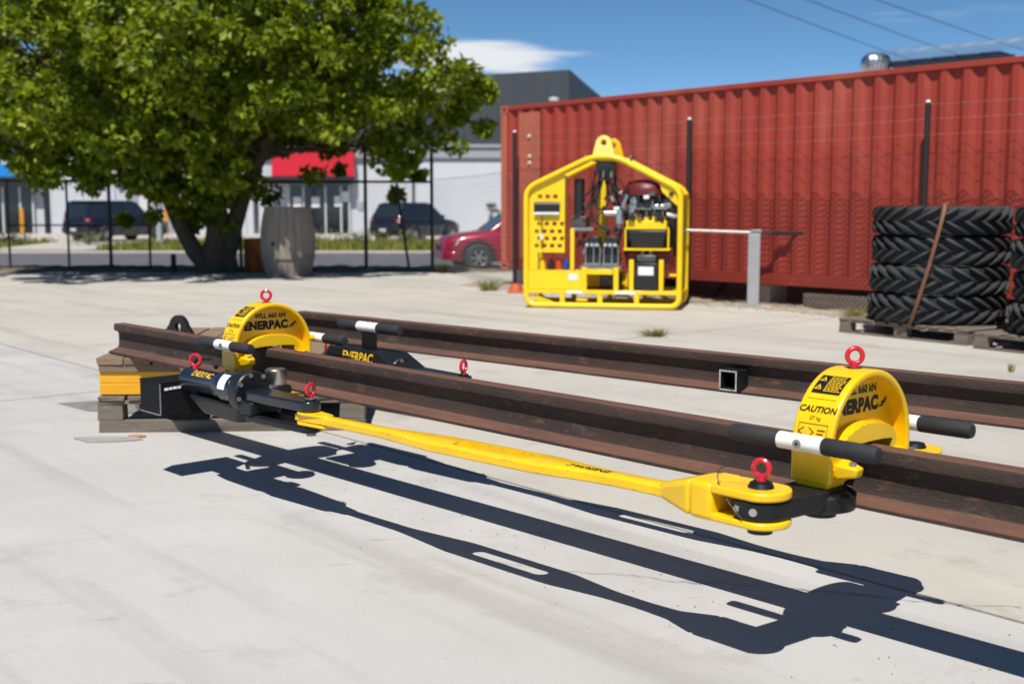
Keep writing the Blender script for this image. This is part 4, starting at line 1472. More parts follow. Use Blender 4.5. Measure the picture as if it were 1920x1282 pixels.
def make_rail(name, label, loc, rz, L, seed):
    t = thing(name, label, 'rail', loc, rz, 'rusted steel rails laid on pallets')
    rg = random.Random(seed)
    prof = rail_profile()
    n = 60
    mb = MB()
    k = len(prof)
    vs = []
    for i in range(n + 1):
        x = L * i / n
        for y, z in prof:
            vs.append((x, y + rg.uniform(-0.0005, 0.0005), z + rg.uniform(-0.0005, 0.0005)))
    fs = [(i * k + j, i * k + (j + 1) % k, (i + 1) * k + (j + 1) % k, (i + 1) * k + j) for i in range(n) for j in range(k)]
    fs += [tuple(range(k - 1, -1, -1)), tuple(range(n * k, (n + 1) * k))]
    mb.add(vs, fs)
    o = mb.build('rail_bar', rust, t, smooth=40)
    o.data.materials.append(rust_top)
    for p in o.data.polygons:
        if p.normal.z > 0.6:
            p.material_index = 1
    return t


make_rail('rail', 'near rusty steel rail gripped by the two yellow clamps', RW(-6.66, 3.01, 0.431), TH, 8.6, 1)
make_rail('rail', 'far rusty steel rail without clamps lying behind the near one', RW(-6.64, 4.23, 0.431), R(-43.8), 9.4, 2)

# hollow square tube stub on the foot of the far rail
q = RW(-3.29, 4.335, 0.447)
t = thing('square_tube', 'short black square hollow tube with pale worn edges on the far rail', 'tube', q, R(-43.8))
ou = [(-0.046, 0), (0.046, 0), (0.046, 0.092), (-0.046, 0.092)]
inn = [(-0.036, 0.010), (0.036, 0.010), (0.036, 0.082), (-0.036, 0.082)]
MB().band(ou, inn, 'y', 0.0, 0.095, True).build('tube_wall', black_paint, t)
ou2 = [(-0.0462, -0.0002), (0.0462, -0.0002), (0.0462, 0.0922), (-0.0462, 0.0922)]
inn2 = [(-0.0395, 0.0065), (0.0395, 0.0065), (0.0395, 0.0855), (-0.0395, 0.0855)]
MB().band(ou2, inn2, 'y', -0.0025, -0.0003, True).build('worn_edge', mat('worn_edge', (0.42, 0.40, 0.37), 0.7, var=0.5, vscale=60), t)
MB().box(-0.036, 0.036, 0.088, 0.0945, 0.010, 0.082).build('back_plate', black_paint, t)

# ================================================================== RAIL PULLER
ARCH_R, ARCH_ZC, ARCH_TOP = 0.21, 0.605, 0.815


def eye_bolt(parent, c, axis, Rr=0.022, r=0.0075, name='eye_bolt'):
    mb = MB()
    mb.torus((c[0], c[1], c[2] + Rr + 0.012), axis, Rr, r, 28, 10)
    mb.cyl((c[0], c[1], c[2] - 0.002), (c[0], c[1], c[2] + 0.016), 0.014, 0.010, n=14)
    o = mb.build(name, red_steel, parent)
    MB().cyl((c[0], c[1], c[2] - 0.010), (c[0], c[1], c[2] + 0.001), 0.024, 0.022, n=18).build('washer', black_paint, o)
    return o


def arch_paths(outer_off, inner=False, n=26):
    """half-round arch outline with straight legs in (y, z)"""
    if not inner:
        r = ARCH_R - outer_off
        zc = ARCH_ZC
        leg = 0.515
    else:
        ra, rb = 0.118 + outer_off, 0.008 + outer_off * 2.2
        leg = 0.515
        return [(-ra, leg), (-ra, 0.58)] + [(ra * math.cos(R(180 - 180 * i / n)), 0.603 + rb * math.sin(R(180 - 180 * i / n))) for i in range(n + 1)] + [(ra, 0.58), (ra, leg)]
    pts = [(-r, leg), (-r, zc - 0.03)] + [(r * math.cos(R(180 - 180 * i / n)), zc + r * math.sin(R(180 - 180 * i / n))) for i in range(n + 1)] + [(r, zc - 0.03), (r, leg)]
    return pts


def make_clamp(label, u, rz_eye, hx=0.0):
    t = thing('rail_clamp', label, 'clamp', RW(u, 3.01, 0.0), TH, 'yellow rail clamps on the near rail')
    hw = 0.064
    o0, o1 = arch_paths(0.0), arch_paths(0.020)
    orim = MB().band(o0, o1, 'x', -hw, hw).build('outer_rim', yellow, t, bevel=0.006, smooth=40, seg=3)
    i0, i1 = arch_paths(0.0, True), arch_paths(0.024, True)
    MB().band(i1, i0, 'x', -hw, hw - 0.004).build('inner_rim', yellow, t, bevel=0.006, smooth=40, seg=3)
    w0, w1 = arch_paths(0.012), arch_paths(0.012, True)
    web = MB().band(w0, w1, 'x', -hw + 0.006, 0.014).build('web', yellow, t, smooth=40)
    fx = 0.0146

    def onweb(cy, cz):
        return lambda x, y, z: (fx + z, cy + x, cz + y)
    lettering('WLL 660 kN', 0.032, black_paint, web, onweb(0.012, 0.752), bold=0.0014)
    lettering('ENERPAC', 0.054, black_paint, web, onweb(-0.012, 0.706), bold=0.0036, spacing=1.05)
    mk = MB()
    for k in range(2):
        y0, z0 = 0.112 + k * 0.012, 0.692 + k * 0.010
        mk.add([(fx, y0, z0), (fx, y0 + 0.022, z0), (fx, y0 + 0.034, z0 + 0.018), (fx, y0 + 0.024, z0 + 0.018), (fx, y0 + 0.014, z0 + 0.006), (fx, y0 + 0.004, z0 + 0.006)], [(0, 1, 2, 3, 4, 5)])
    mk.build('logo_mark', black_paint, web, smooth=0, recalc=False)
    # labels wrapped over the outer rim: arc length s measured from the front springing

    def onrim(s0, lift=0.0012, sc=1.0):
        def fn(x, y, z):
            s = s0 + y
            r = ARCH_R + lift + z
            a = R(180) - s / ARCH_R
            if s < 0:
                return (x, -r, ARCH_ZC + s)
            return (x, r * math.cos(a), ARCH_ZC + r * math.sin(a))
        return fn
    lettering('CAUTION', 0.026, black_paint, orim, onrim(0.115), name='caution_lettering', bold=0.0008, shear=0.15)
    lettering('27 kg', 0.016, black_paint, orim, onrim(0.090), name='weight_lettering')
    f = onrim(0.050)
    lb = MB()
    for (x0, x1, y0, y1) in ((-0.046, 0.046, -0.024, -0.0225), (-0.046, 0.046, 0.0225, 0.024), (-0.046, -0.0445, -0.0225, 0.0225), (0.0445, 0.046, -0.0225, 0.0225), (-0.046, 0.046, 0.098, 0.0992)):
        lb.add([f(x0, y0, 0), f(x1, y0, 0), f(x1, y1, 0), f(x0, y1, 0)], [(0, 1, 2, 3)])
    for cx, sg in ((-0.034, -1), (-0.006, 1)):
        lb.add([f(cx - 0.008 * sg, 0.012, 0), f(cx + 0.008 * sg, 0, 0), f(cx - 0.008 * sg, -0.012, 0), f(cx - 0.004 * sg, -0.012, 0), f(cx + 0.012 * sg, 0, 0), f(cx - 0.004 * sg, 0.012, 0)], [(0, 1, 4, 5), (1, 2, 3, 4)])
    lb.build('label_frame', black_paint, orim, smooth=0, recalc=False)
    lb = MB()
    for k in range(3):
        y0 = 0.006 - k * 0.010
        lb.add([f(0.014, y0, 0), f(0.040 - 0.006 * k, y0, 0), f(0.040 - 0.006 * k, y0 + 0.003, 0), f(0.014, y0 + 0.003, 0)], [(0, 1, 2, 3)])
    lb.build('instruction_print', black_paint, orim, smooth=0, recalc=False)
    wl_ = MB()
    ff = onrim(0.205, 0.0012)
    n = 8
    for i in range(n):
        ya, yb = -0.038 + 0.076 * i / n, -0.038 + 0.076 * (i + 1) / n
        wl_.add([ff(-0.045, ya, 0), ff(0.045, ya, 0), ff(0.045, yb, 0), ff(-0.045, yb, 0)], [(0, 1, 2, 3)])
    wlab = wl_.build('warning_label', black_paint, orim, smooth=60, recalc=False)
    f2 = onrim(0.205, 0.0024)
    ym = MB()
    rg = random.Random(4)
    def strip(x0, y0, w_, h_):
        ym.add([f2(x0, y0, 0), f2(x0 + w_, y0, 0), f2(x0 + w_, y0 + h_, 0), f2(x0, y0 + h_, 0)], [(0, 1, 2, 3)])

    def tri(cx, cy, r):
        o_ = [(cx + r * math.cos(R(90 + 120 * q_)), cy + r * math.sin(R(90 + 120 * q_))) for q_ in range(3)]
        i_ = [(cx + 0.62 * r * math.cos(R(90 + 120 * q_)), cy + 0.62 * r * math.sin(R(90 + 120 * q_))) for q_ in range(3)]
        ym.add([f2(*p_, 0) for p_ in o_ + i_], [(q_, (q_ + 1) % 3, 3 + (q_ + 1) % 3, 3 + q_) for q_ in range(3)])
        strip(cx - 0.001, cy - 0.002, 0.002, 0.006)
    tri(-0.030, 0.016, 0.013)
    tri(-0.030, -0.018, 0.013)
    for row in range(9):
        y0 = 0.028 - row * 0.0072
        x0 = -0.010
        while x0 < 0.036:
            w_ = rg.uniform(0.004, 0.012)
            strip(x0, y0, min(w_, 0.041 - x0), 0.0032)
            x0 += w_ + 0.0022
    ym.build('print', yellow, wlab, smooth=0, recalc=False)
    # front and rear feet of the arch and the jaw blocks that bear on the rail foot
    for s in (-1, 1):
        leg = MB()
        leg.hexa([(-0.052, s * 0.205, 0.498), (0.052, s * 0.205, 0.498), (0.052, s * 0.115, 0.498), (-0.052, s * 0.115, 0.498)],
                 [(-hw + 0.001, s * 0.2085, 0.562), (hw - 0.001, s * 0.2085, 0.562), (hw - 0.001, s * 0.122, 0.562), (-hw + 0.001, s * 0.122, 0.562)])
        leg.build('foot', yellow, t, bevel=0.008)
        ear = MB()
        ear.hexa([(hw - 0.01, s * 0.180, 0.525), (hw + 0.055, s * 0.170, 0.540), (hw + 0.055, s * 0.135, 0.540), (hw - 0.01, s * 0.120, 0.525)],
                 [(hw - 0.01, s * 0.185, 0.570), (hw + 0.062, s * 0.175, 0.566), (hw + 0.062, s * 0.140, 0.566), (hw - 0.01, s * 0.125, 0.585)])
        ear.build('ear', yellow, t, bevel=0.006)
        MB().cyl((hw + 0.035, s * 0.155, 0.545), (hw + 0.035, s * 0.155, 0.578), 0.010, n=10).build('bolt', dull_steel, t)
        # black eccentric disc below each foot
        MB().lathe([(0, 0.432), (0.070, 0.432), (0.096, 0.440), (0.098, 0.482), (0.086, 0.492), (0.062, 0.4965), (0, 0.4965)], 32, c=(0, s * 0.155, 0)).build('pivot_disc', black_paint, t, smooth=30)
        MB().cyl((0, s * 0.155, 0.490), (0, s * 0.155, 0.4985), 0.070, n=28).build('wear_ring', steel, t)
        MB().cyl((0, s * 0.155, 0.415), (0, s * 0.155, 0.433), 0.045, n=20).build('pin_end', black_paint, t)
        MB().box(-0.045, 0.045, s * 0.083 - 0.02, s * 0.083 + 0.02, 0.450, 0.490).build('jaw', dull_steel, t, bevel=0.004)
        # carrying handle parallel to the rail
        y, z = s * 0.253, 0.632
        MB().cyl((hx - 0.07, y, z), (hx + 0.07, y, z), 0.0235, n=24).build('handle_sleeve', white_paint, t)
        for e in (-1, 1):
            g = MB()
            prof = [(0.0195, 0.068), (0.0245, 0.074), (0.0245, 0.220), (0.0205, 0.233), (0.0, 0.235)]
            g.lathe([(r, e * hh) for r, hh in prof], 24, c=(hx, y, z), axis='x')
            g.build('grip', grip, t, smooth=40)
        MB().cyl((hx, s * 0.195, z), (hx, s * 0.235, z), 0.016, n=14).build('handle_stem', yellow, t)
        MB().cyl((hx, y + s * 0.0225, z), (hx, y + s * 0.0265, z), 0.0125, n=16).build('handle_screw', dull_steel, t)
        MB().cyl((hx, y + s * 0.0262, z), (hx, y + s * 0.0275, z), 0.005, n=8).build('screw_socket', wire_black, t)
    eye_bolt(t, (0.0, 0.0, ARCH_TOP), (math.cos(rz_eye), math.sin(rz_eye), 0))
    return t


make_clamp('larger looking yellow arched rail clamp at the right, nearest the viewer', -1.84, R(-40))
make_clamp('yellow arched rail clamp at the left end of the near rail', -5.03, R(-40), 0.05)

# ------------------------------------------------------------------ link bars
BAR_L, BAR_R = -4.06, -1.93


def make_link(label, w, side):
    """side -1: towards the viewer. Tapered bar with long slot and forked right end"""
    t = thing('link_bar', label, 'pull bar', RW(0, w, 0), TH, 'yellow link bars of the rail puller')
    L0, L1 = BAR_L - 0.05, -2.12

    def hw(x):
        pts = [(-4.11, 0.030), (-4.05, 0.034), (-3.9, 0.026), (-3.55, 0.030), (-3.32, 0.058), (-3.22, 0.071), (-2.68, 0.071), (-2.56, 0.052), (-2.45, 0.036), (-2.30, 0.032), (-2.18, 0.040), (-2.05, 0.060)]
        for (a, b), (c, d) in zip(pts, pts[1:]):
            if a <= x <= c:
                return b + (d - b) * (x - a) / (c - a)
        return pts[-1][1]

    def zc(x):
        return 0.430 + 0.036 * (x - L0) / (L1 - L0)

    def hh(x):
        return 0.017
    s0, s1, sr = -3.13, -2.75, 0.032
    xs = sorted(set([L0 + (L1 - L0) * i / 40 for i in range(41)] + [s0, s1] + [s0 + sr * (1 - math.cos(R(15 * i))) for i in range(1, 7)] + [s1 - sr * (1 - math.cos(R(15 * i))) for i in range(1, 7)]))

    def sw2(x):
        if x <= s0 or x >= s1:
            return 0.0
        if x < s0 + sr:
            return math.sqrt(max(0, sr * sr - (s0 + sr - x) ** 2))
        if x > s1 - sr:
            return math.sqrt(max(0, sr * sr - (x - s1 + sr) ** 2))
        return sr
    mb = MB()
    vs, fs = [], []
    for x in xs:
        h_, z, c, s = hw(x), zc(x), hh(x), sw2(x)
        # chamfered outer edges
        vs += [(x, -h_, z - c + 0.006), (x, -h_, z + c - 0.006), (x, -h_ + 0.008, z + c), (x, -s, z + c), (x, -s, z - c), (x, -h_ + 0.008, z - c),
               (x, h_, z - c + 0.006), (x, h_, z + c - 0.006), (x, h_ - 0.008, z + c), (x, s, z + c), (x, s, z - c), (x, h_ - 0.008, z - c)]
    K = 12
    for i in range(len(xs) - 1):
        a, b = i * K, (i + 1) * K
        op = sw2(xs[i]) > 0 or sw2(xs[i + 1]) > 0
        for base in (0, 6):
            seq = [0, 1, 2, 3] if True else []
            for p, q_ in ((0, 1), (1, 2), (2, 3), (4, 5), (5, 0)):
                fs.append((a + base + p, a + base + q_, b + base + q_, b + base + p))
            if op:
                fs.append((a + base + 3, a + base + 4, b + base + 4, b + base + 3))
    fs += [(0, 1, 2, 3, 4, 5), (6, 7, 8, 9, 10, 11)]
    e = (len(xs) - 1) * K
    fs += [tuple(e + q_ for q_ in (0, 1, 2, 3, 4, 5)), tuple(e + q_ for q_ in (6, 7, 8, 9, 10, 11))]
    mb.add(vs, fs)
    bar = mb.build('bar', yellow, t, smooth=40)
    # root block and flared gussets that open into the fork
    blk = MB()
    blk.hexa([(-2.20, -0.034, 0.446), (-2.05, -0.078, 0.425), (-2.05, 0.078, 0.425), (-2.20, 0.034, 0.446)], [(-2.20, -0.034, 0.486), (-2.05, -0.078, 0.530), (-2.05, 0.078, 0.530), (-2.20, 0.034, 0.486)])
    blk.box(-2.05, -1.972, -0.078, 0.078, 0.425, 0.530)
    blk.build('fork_root', yellow, t, bevel=0.016, seg=4)
    px = -1.865
    for z0, z1, nm in ((0.5035, 0.5275, 'upper_tongue'), (0.4275, 0.4475, 'lower_tongue')):
        poly = [(-1.980, -0.074)] + arc(px, 0, 0.082, -70, 70, 16) + [(-1.980, 0.074)]
        MB().prism(poly, 'z', z0, z1).build(nm, yellow, t, bevel=0.006, smooth=40, seg=3)
    # black swivel link from fork to the foot of the clamp
    MB().prism(capsule((px, 0), 0.074, (-1.84, -side * 0.245), 0.072, 14), 'z', 0.4495, 0.5015).build('swivel_link', black_paint, t, bevel=0.006, smooth=40)
    for a in (-1.9, -1.2):
        sx, sy = px + 0.074 * math.cos(a), 0.074 * math.sin(a)
        MB().cyl((sx, side * abs(sy), 0.476), (px + 0.0785 * math.cos(a), side * 0.0785 * abs(math.sin(a)), 0.476), 0.011, n=12).build('screw', steel, t)
    MB().cyl((px, 0, 0.405), (px, 0, 0.4275), 0.034, n=20).build('pin_foot', black_paint, t)
    MB().cyl((px, 0, 0.5275), (px, 0, 0.541), 0.036, 0.030, n=20).build('pin_head', black_paint, t)
    if side < 0:
        eye_bolt(t, (px, 0.0, 0.545), (math.cos(R(-75)), math.sin(R(-75)), 0))
    # thin lanyard that keeps the pin
    pts = []
    for i in range(19):
        f = i / 18
        pts.append((px - 0.105 * math.sin(math.pi * f) ** 0.8, side * (0.02 + 0.06 * f), 0.575 - 0.12 * f + 0.045 * math.sin(math.pi * f)))
    MB().tube(pts, 0.0016, 5).build('lanyard', wire_black, t)
    # word printed on top of the bar, facing the far side
    lettering('ENERPAC', 0.040, black_paint, bar, lambda x, y, z: (-2.50 - x, -y, zc(-2.50 - x) + 0.0178), bold=0.0010, spacing=1.05)
    # left fork ears
    for z0, z1 in ((0.404, 0.416), (0.444, 0.456)):
        MB().prism(capsule((-4.06, 0), 0.045, (-3.93, 0), 0.028, 10), 'z', z0, z1).build('ear', yellow, t, bevel=0.003)
    return t


make_link('long yellow link bar with printed word on the viewer side of the rail', 2.61, -1)
make_link('long yellow link bar on the far side, mostly hidden behind the near rail', 3.41, 1)

# ------------------------------------------------------------------ hydraulic cylinders at the left clamp
lab_y = mat('print_yellow', (0.72, 0.44, 0.03), 0.5)


def make_ram(label, w, side):
    t = thing('hydraulic_cylinder', label, 'cylinder', RW(0, w, 0), TH, 'hydraulic cylinders of the rail puller')
    z = 0.482
    body = MB().lathe([(0, -5.06), (0.050, -5.06), (0.056, -5.05), (0.056, -4.76), (0.062, -4.74), (0.062, -4.68), (0.072, -4.665), (0.072, -4.54), (0, -4.54)], 36, c=(0, 0, z), axis='x').build('barrel', navy_paint, t, smooth=30)
    lettering('ENERPAC', 0.042, lab_y, body, lambda x, y, zz: (-4.86 + x, (0.0575) * math.sin(side * (0.72 - y / 0.0575)), z + 0.0575 * math.cos(side * (0.72 - y / 0.0575))) if side < 0 else (-4.86 + x, -0.0575 * math.sin(0.35 - y / 0.0575), z + 0.0575 * math.cos(0.35 - y / 0.0575)), bold=0.0012)
    # white data plate wrapped round the barrel
    n = 10
    vs = []
    for i in range(n + 1):
        a = R(28 + 58 * i / n) * side
        for x in (-4.665, -4.605):
            vs.append((x, 0.0735 * math.sin(a), z + 0.0735 * math.cos(a)))
    MB().add(vs, [(2 * i, 2 * i + 1, 2 * i + 3, 2 * i + 2) for i in range(n)]).build('data_plate', white_paint, body, smooth=60, recalc=False)
    fr = 0.094 if side < 0 else 0.086
    fl = MB().lathe([(0, -4.545), (fr - 0.004, -4.545), (fr, -4.538), (fr, -4.478), (fr - 0.006, -4.470), (0, -4.470)], 40, c=(0, 0, z), axis='x').build('flange', black_paint, t, smooth=30)
    for i in range(8):
        a = 2 * math.pi * (i + 0.3) / 8
        MB().cyl((-4.558, (fr - 0.015) * math.cos(a), z + (fr - 0.015) * math.sin(a)), (-4.465, (fr - 0.015) * math.cos(a), z + (fr - 0.015) * math.sin(a)), 0.010, n=8).build('bolt', dull_steel, fl)
    # lever arms running to the bar pin
    up_ = 0.024 if side > 0 else 0.0
    for z0, z1 in ((0.352 + 0.02, 0.402), (0.458 + up_, 0.500 + up_)):
        MB().prism(capsule((-4.42, 0), 0.066, (-4.05, 0), 0.044, 14), 'z', z0, z1).build('arm', navy_paint if z0 > 0.4 else black_paint, t, bevel=0.008, smooth=40, seg=3)
    MB().box(-4.475, -4.38, -0.075, 0.075, 0.402, 0.458 + up_).build('arm_root', black_paint, t, bevel=0.008)
    MB().cyl((-4.04, 0, 0.36), (-4.04, 0, 0.512), 0.020, n=16).build('pin', dull_steel, t)
    eye_bolt(t, (-4.04, 0, 0.508 + up_), (math.cos(R(20)), math.sin(R(20)), 0), 0.024)
    if side < 0:
        MB().tube([(-4.065, 0.0, 0.540), (-4.07, 0.0, 0.600), (-4.03, 0.0, 0.606), (-4.01, 0.0, 0.600), (-4.012, 0.0, 0.545)], 0.0022, 6).build('keeper_wire', wire_black, t)
    if side < 0:
        eye_bolt(t, (-4.99, 0, z + 0.054), (math.cos(R(-60)), math.sin(R(-60)), 0), 0.026)
    else:
        eye_bolt(t, (-5.10, 0, z + 0.050), (math.cos(R(10)), math.sin(R(10)), 0), 0.024)
    MB().hexa([(-4.84, -0.045, 0.352), (-4.56, -0.045, 0.345), (-4.52, 0.045, 0.345), (-4.84, 0.045, 0.352)], [(-4.96, -0.06, 0.425), (-4.48, -0.07, 0.425), (-4.44, 0.07, 0.425), (-4.96, 0.06, 0.425)]).build('under_bracket', black_paint, t, bevel=0.01)
    # saddle that ties the barrel to the clamp pivot
    MB().hexa([(-4.92, -side * 0.03, 0.40), (-4.70, -side * 0.03, 0.40), (-4.72, -side * 0.26, 0.40), (-4.92, -side * 0.26, 0.40)], [(-4.92, -side * 0.03, 0.455), (-4.70, -side * 0.03, 0.455), (-4.72, -side * 0.26, 0.455), (-4.92, -side * 0.26, 0.455)]).build('saddle', black_paint, t, bevel=0.008)
    MB().lathe([(0, 0.470), (0.046, 0.470), (0.048, 0.474), (0.048, 0.542), (0.042, 0.548), (0, 0.548)], 32, c=(-4.66, -side * 0.22, 0)).build('bright_roller', steel, t, smooth=30)
    MB().lathe([(0, 0.440), (0.068, 0.440), (0.068, 0.468), (0, 0.468)], 32, c=(-4.66, -side * 0.22, 0)).build('roller_seat', black_paint, t, smooth=30)
    return t


r1 = make_ram('dark hydraulic cylinder with white plate on the viewer side of the rail', 2.61, -1)
r2 = make_ram('dark hydraulic cylinder behind the near rail with a carrying handle on top', 3.41, 1)
# rear cylinder: guard with printed word and top handle
gp = MB()
gp.hexa([(-5.02, -0.085, 0.515), (-4.42, -0.085, 0.515), (-4.38, 0.07, 0.515), (-5.02, 0.07, 0.515)], [(-5.0, -0.070, 0.583), (-4.58, -0.070, 0.583), (-4.52, 0.06, 0.583), (-5.0, 0.06, 0.583)])
guard = gp.build('guard', black_paint, r2, bevel=0.006)
lettering('ENERPAC', 0.062, lab_y, guard, lambda x, y, z: (-4.74 + x * 0.95, -0.0775 + 0.22 * y - 0.003, 0.549 + y), bold=0.0018)
MB().box(-4.80, -4.70, -0.012, 0.012, 0.588, 0.668).build('handle_post', black_paint, r2, bevel=0.004)
MB().cyl((-4.83, 0, 0.690), (-4.67, 0, 0.690), 0.0245, n=24).build('handle_sleeve', white_paint, r2)
for e in (-1, 1):
    MB().lathe([(0.020, e * 0.075), (0.0255, e * 0.082), (0.0255, e * 0.235), (0.021, e * 0.246), (0, e * 0.248)], 24, c=(-4.75, 0, 0.690), axis='x').build('grip', grip, r2, smooth=40)
MB().cyl((-4.75, 0, 0.713), (-4.75, 0, 0.718), 0.010, n=12).build('handle_screw', dull_steel, r2)

# black valve box hung off the near cylinder
t = thing('valve_box', 'black steel box with white lettering hung beside the near cylinder', 'box', RW(-5.07, 2.47, 0.325), TH)
ou = [(-0.20, 0.0), (0.0, 0.0), (0.0, 0.30), (-0.20, 0.30)]
inn = [(-0.192, 0.008), (-0.008, 0.008), (-0.008, 0.292), (-0.192, 0.292)]
box_black = mat('matt_black_steel', (0.006, 0.006, 0.007), 0.65, var=0.3, vscale=10, spec=0.2)
vb = MB().band(ou, inn, 'z', 0.0, 0.145, True).build('case', box_black, t)
MB().box(-0.192, -0.008, 0.008, 0.292, 0.002, 0.010).build('floor', black_paint, t)
MB().box(-0.202, 0.002, -0.003, 0.303, 0.1455, 0.150).build('lid', box_black, t)
MB().box(-0.0005, 0.0035, -0.002, 0.003, 0.0, 0.146).build('edge', dull_steel, t)
MB().box(-0.20, 0.002, -0.0035, -0.0005, -0.002, 0.004).build('edge', dull_steel, t)
mk = MB()
rgk = random.Random(9)
yy = 0.02
while yy < 0.24:
    ww = rgk.uniform(0.012, 0.03)
    zz = 0.112 + 0.02 * yy + rgk.uniform(-0.002, 0.002)
    mk.add([(0.0042, yy, zz), (0.0042, yy + ww, zz), (0.0042, yy + ww, zz + 0.013), (0.0042, yy, zz + 0.011)], [(0, 1, 2, 3)])
    yy += ww + rgk.choice((0.003, 0.003, 0.012))
mk.build('worn_print', white_paint, vb, smooth=0, recalc=False)
m = MB()
m.tube([(-0.05, 0.15, 0.13), (-0.03, 0.20, 0.24), (0.06, 0.24, 0.25), (0.16, 0.20, 0.22)], 0.011, 8)
m.build('hose', wire_black, t)

# lifting lug plate on a short dark beam behind the rail end
t = thing('lifting_lug', 'black triangular lifting lug with round hole behind the rail end', 'lug', RW(-6.69, 3.40, 0.43), TH + R(8))
ou = [(0.09 * math.cos(R(20 + 140 * i / 15)), 0.105 + 0.085 * math.sin(R(20 + 140 * i / 15))) for i in range(16)] + [(-0.20, 0.02), (-0.22, 0.0), (-0.12, 0.0), (-0.04, 0.0), (0.04, 0.0), (0.12, 0.0), (0.22, 0.0), (0.20, 0.02)]
hn = len(ou)
angs = [math.atan2(p[1] - 0.115, p[0]) for p in ou]
inn = [(0.032 * math.cos(a), 0.115 + 0.032 * math.sin(a)) for a in angs]
MB().band(ou, inn, 'y', -0.014, 0.014, True).build('plate', black_paint, t, smooth=30)
MB().box(-0.26, 0.72, -0.05, 0.05, -0.002 + 0.0, 0.0 + 0.075).build('beam', mat('dark_brown_steel', (0.045, 0.027, 0.022), 0.7, var=0.3, vscale=6), t, bevel=0.006)

# ================================================================== PALLETS UNDER THE RAIL ENDS
wood_yellow = mat('yellow_painted_timber', (0.74, 0.36, 0.008), 0.65, var=0.12, vscale=3, stretch=(0.6, 4, 4), spots=[(14, 0.68, 0.78, (0.25, 0.15, 0.06))], bump=0.25, bscale=40)
wood_brown = mat('brown_timber', (0.26, 0.185, 0.12), 0.85, col2=(0.18, 0.125, 0.082), vscale=3, stretch=(0.7, 5, 5), spots=[(18, 0.60, 0.74, (0.36, 0.28, 0.19)), (30, 0.66, 0.76, (0.08, 0.06, 0.04))], bump=0.6, bscale=45)


def plank(parent, m_, x0, x1, y0, y1, z0, z1, name='plank', jit=0.0):
    mb = MB()
    j = lambda: random.uniform(-jit, jit)
    mb.hexa([(x0 + j(), y0 + j(), z0), (x1 + j(), y0 + j(), z0), (x1 + j(), y1 + j(), z0), (x0 + j(), y1 + j(), z0)], [(x0 + j(), y0 + j(), z1), (x1 + j(), y0 + j(), z1), (x1 + j(), y1 + j(), z1), (x0 + j(), y1 + j(), z1)])
    return mb.build(name, m_, parent, bevel=0.004, smooth=0)


PA = thing('pallet', 'weathered grey pallet at the bottom of the stack under the rail ends', 'pallet', (-2.34, 6.69, 0), R(3), 'pallets stacked under the rails')
random.seed(5)
for i in range(3):
    y = 0.0 + i * 0.79
    plank(PA, wood_grey, 0.0, 1.50 - 0.05 * (i == 1), y, y + 0.12, 0.0, 0.068, jit=0.006)
    for x in (0.0, 0.70, 1.36):
        plank(PA, wood_grey, x, x + 0.14, y + 0.005, y + 0.115, 0.0685, 0.162, 'block', 0.004)
    plank(PA, wood_grey, 0.0, 1.50, y, y + 0.13, 0.1625, 0.182, jit=0.004)
for i in range(9):
    x = i * 0.168
    plank(PA, wood_grey, x + 0.002, x + 0.15, -0.01, 1.72, 0.1825, 0.207, 'deck_board', 0.006)
PB = thing('pallet', 'yellow painted pallet with brown deck boards directly below the rail foot', 'pallet', (-2.33, 6.71, 0.208), R(3), 'pallets stacked under the rails')
for i in range(3):
    y = 0.0 + i * 0.76
    plank(PB, wood_yellow, 0.0, 1.36, y, y + 0.075, 0.006, 0.071, jit=0.003)
    plank(PB, wood_yellow, 0.0, 1.36, y + 0.002, y + 0.073, 0.0725, 0.136, jit=0.003)
    plank(PB, wood_brown, 0.0, 1.40, y - 0.01, y + 0.10, 0.1365, 0.178, jit=0.005)
for i in range(9):
    x = i * 0.158
    plank(PB, wood_brown, x - 0.01, x + 0.135, -0.02, 1.70, 0.1785, 0.2185, 'deck_board', 0.006)
for x in (0.35, 1.10):
    plank(PB, wood_brown, x, x + 0.09, 0.02, 1.66, 0.0005, 0.0055, 'skid', 0.002)
# the block the near rail sits on to the right, and the support beyond the picture
PC = thing('pallet', 'grey pallet stack under the near ends of the rails at the right', 'pallet', RW(0.7, 2.4, 0.0), TH, 'pallets stacked under the rails')
for k in range(3):
    z = k * 0.1435
    for y in (0.0, 1.1, 2.1):
        plank(PC, wood_grey, 0, 1.0, y, y + 0.1, z, z + 0.10, 'bearer', 0.003)
    for i in range(6):
        plank(PC, wood_grey, i * 0.17, i * 0.17 + 0.14, -0.02, 2.3, z + 0.1005, z + 0.143, 'deck_board', 0.004)

# steel plate and scrap on the ground by the pallets
mb = MB().add([(-2.96, 7.72, 0.003), (-2.66, 7.42, 0.003), (-2.30, 7.30, 0.003), (-2.28, 7.70, 0.003), (-2.62, 7.86, 0.003)], [(0, 1, 2, 3, 4)])
stain_m = mat('oil_stain', (0.22, 0.215, 0.205), 0.6, var=0.3, vscale=8, coords='World')
tag(mb.build('drain_plate', stain_m, None, smooth=0), 'flat dark grey steel plate on the concrete left of the pallets', 'steel plate')
mb = MB().prism([(-2.42, 6.52), (-2.30, 6.40), (-2.14, 6.42), (-2.02, 6.47), (-2.08, 6.54), (-2.26, 6.56)], 'z', 0.002, 0.008)
tag(mb.build('cardboard_scrap', mat('grey_scrap', (0.32, 0.31, 0.295), 0.9, var=0.2, vscale=12), None, smooth=0), 'thin grey scrap on the concrete before the pallet corner', 'scrap')
mb = MB().prism([(-2.13, 6.55), (-2.06, 6.53), (-2.03, 6.56), (-2.10, 6.585)], 'z', 0.002, 0.012)
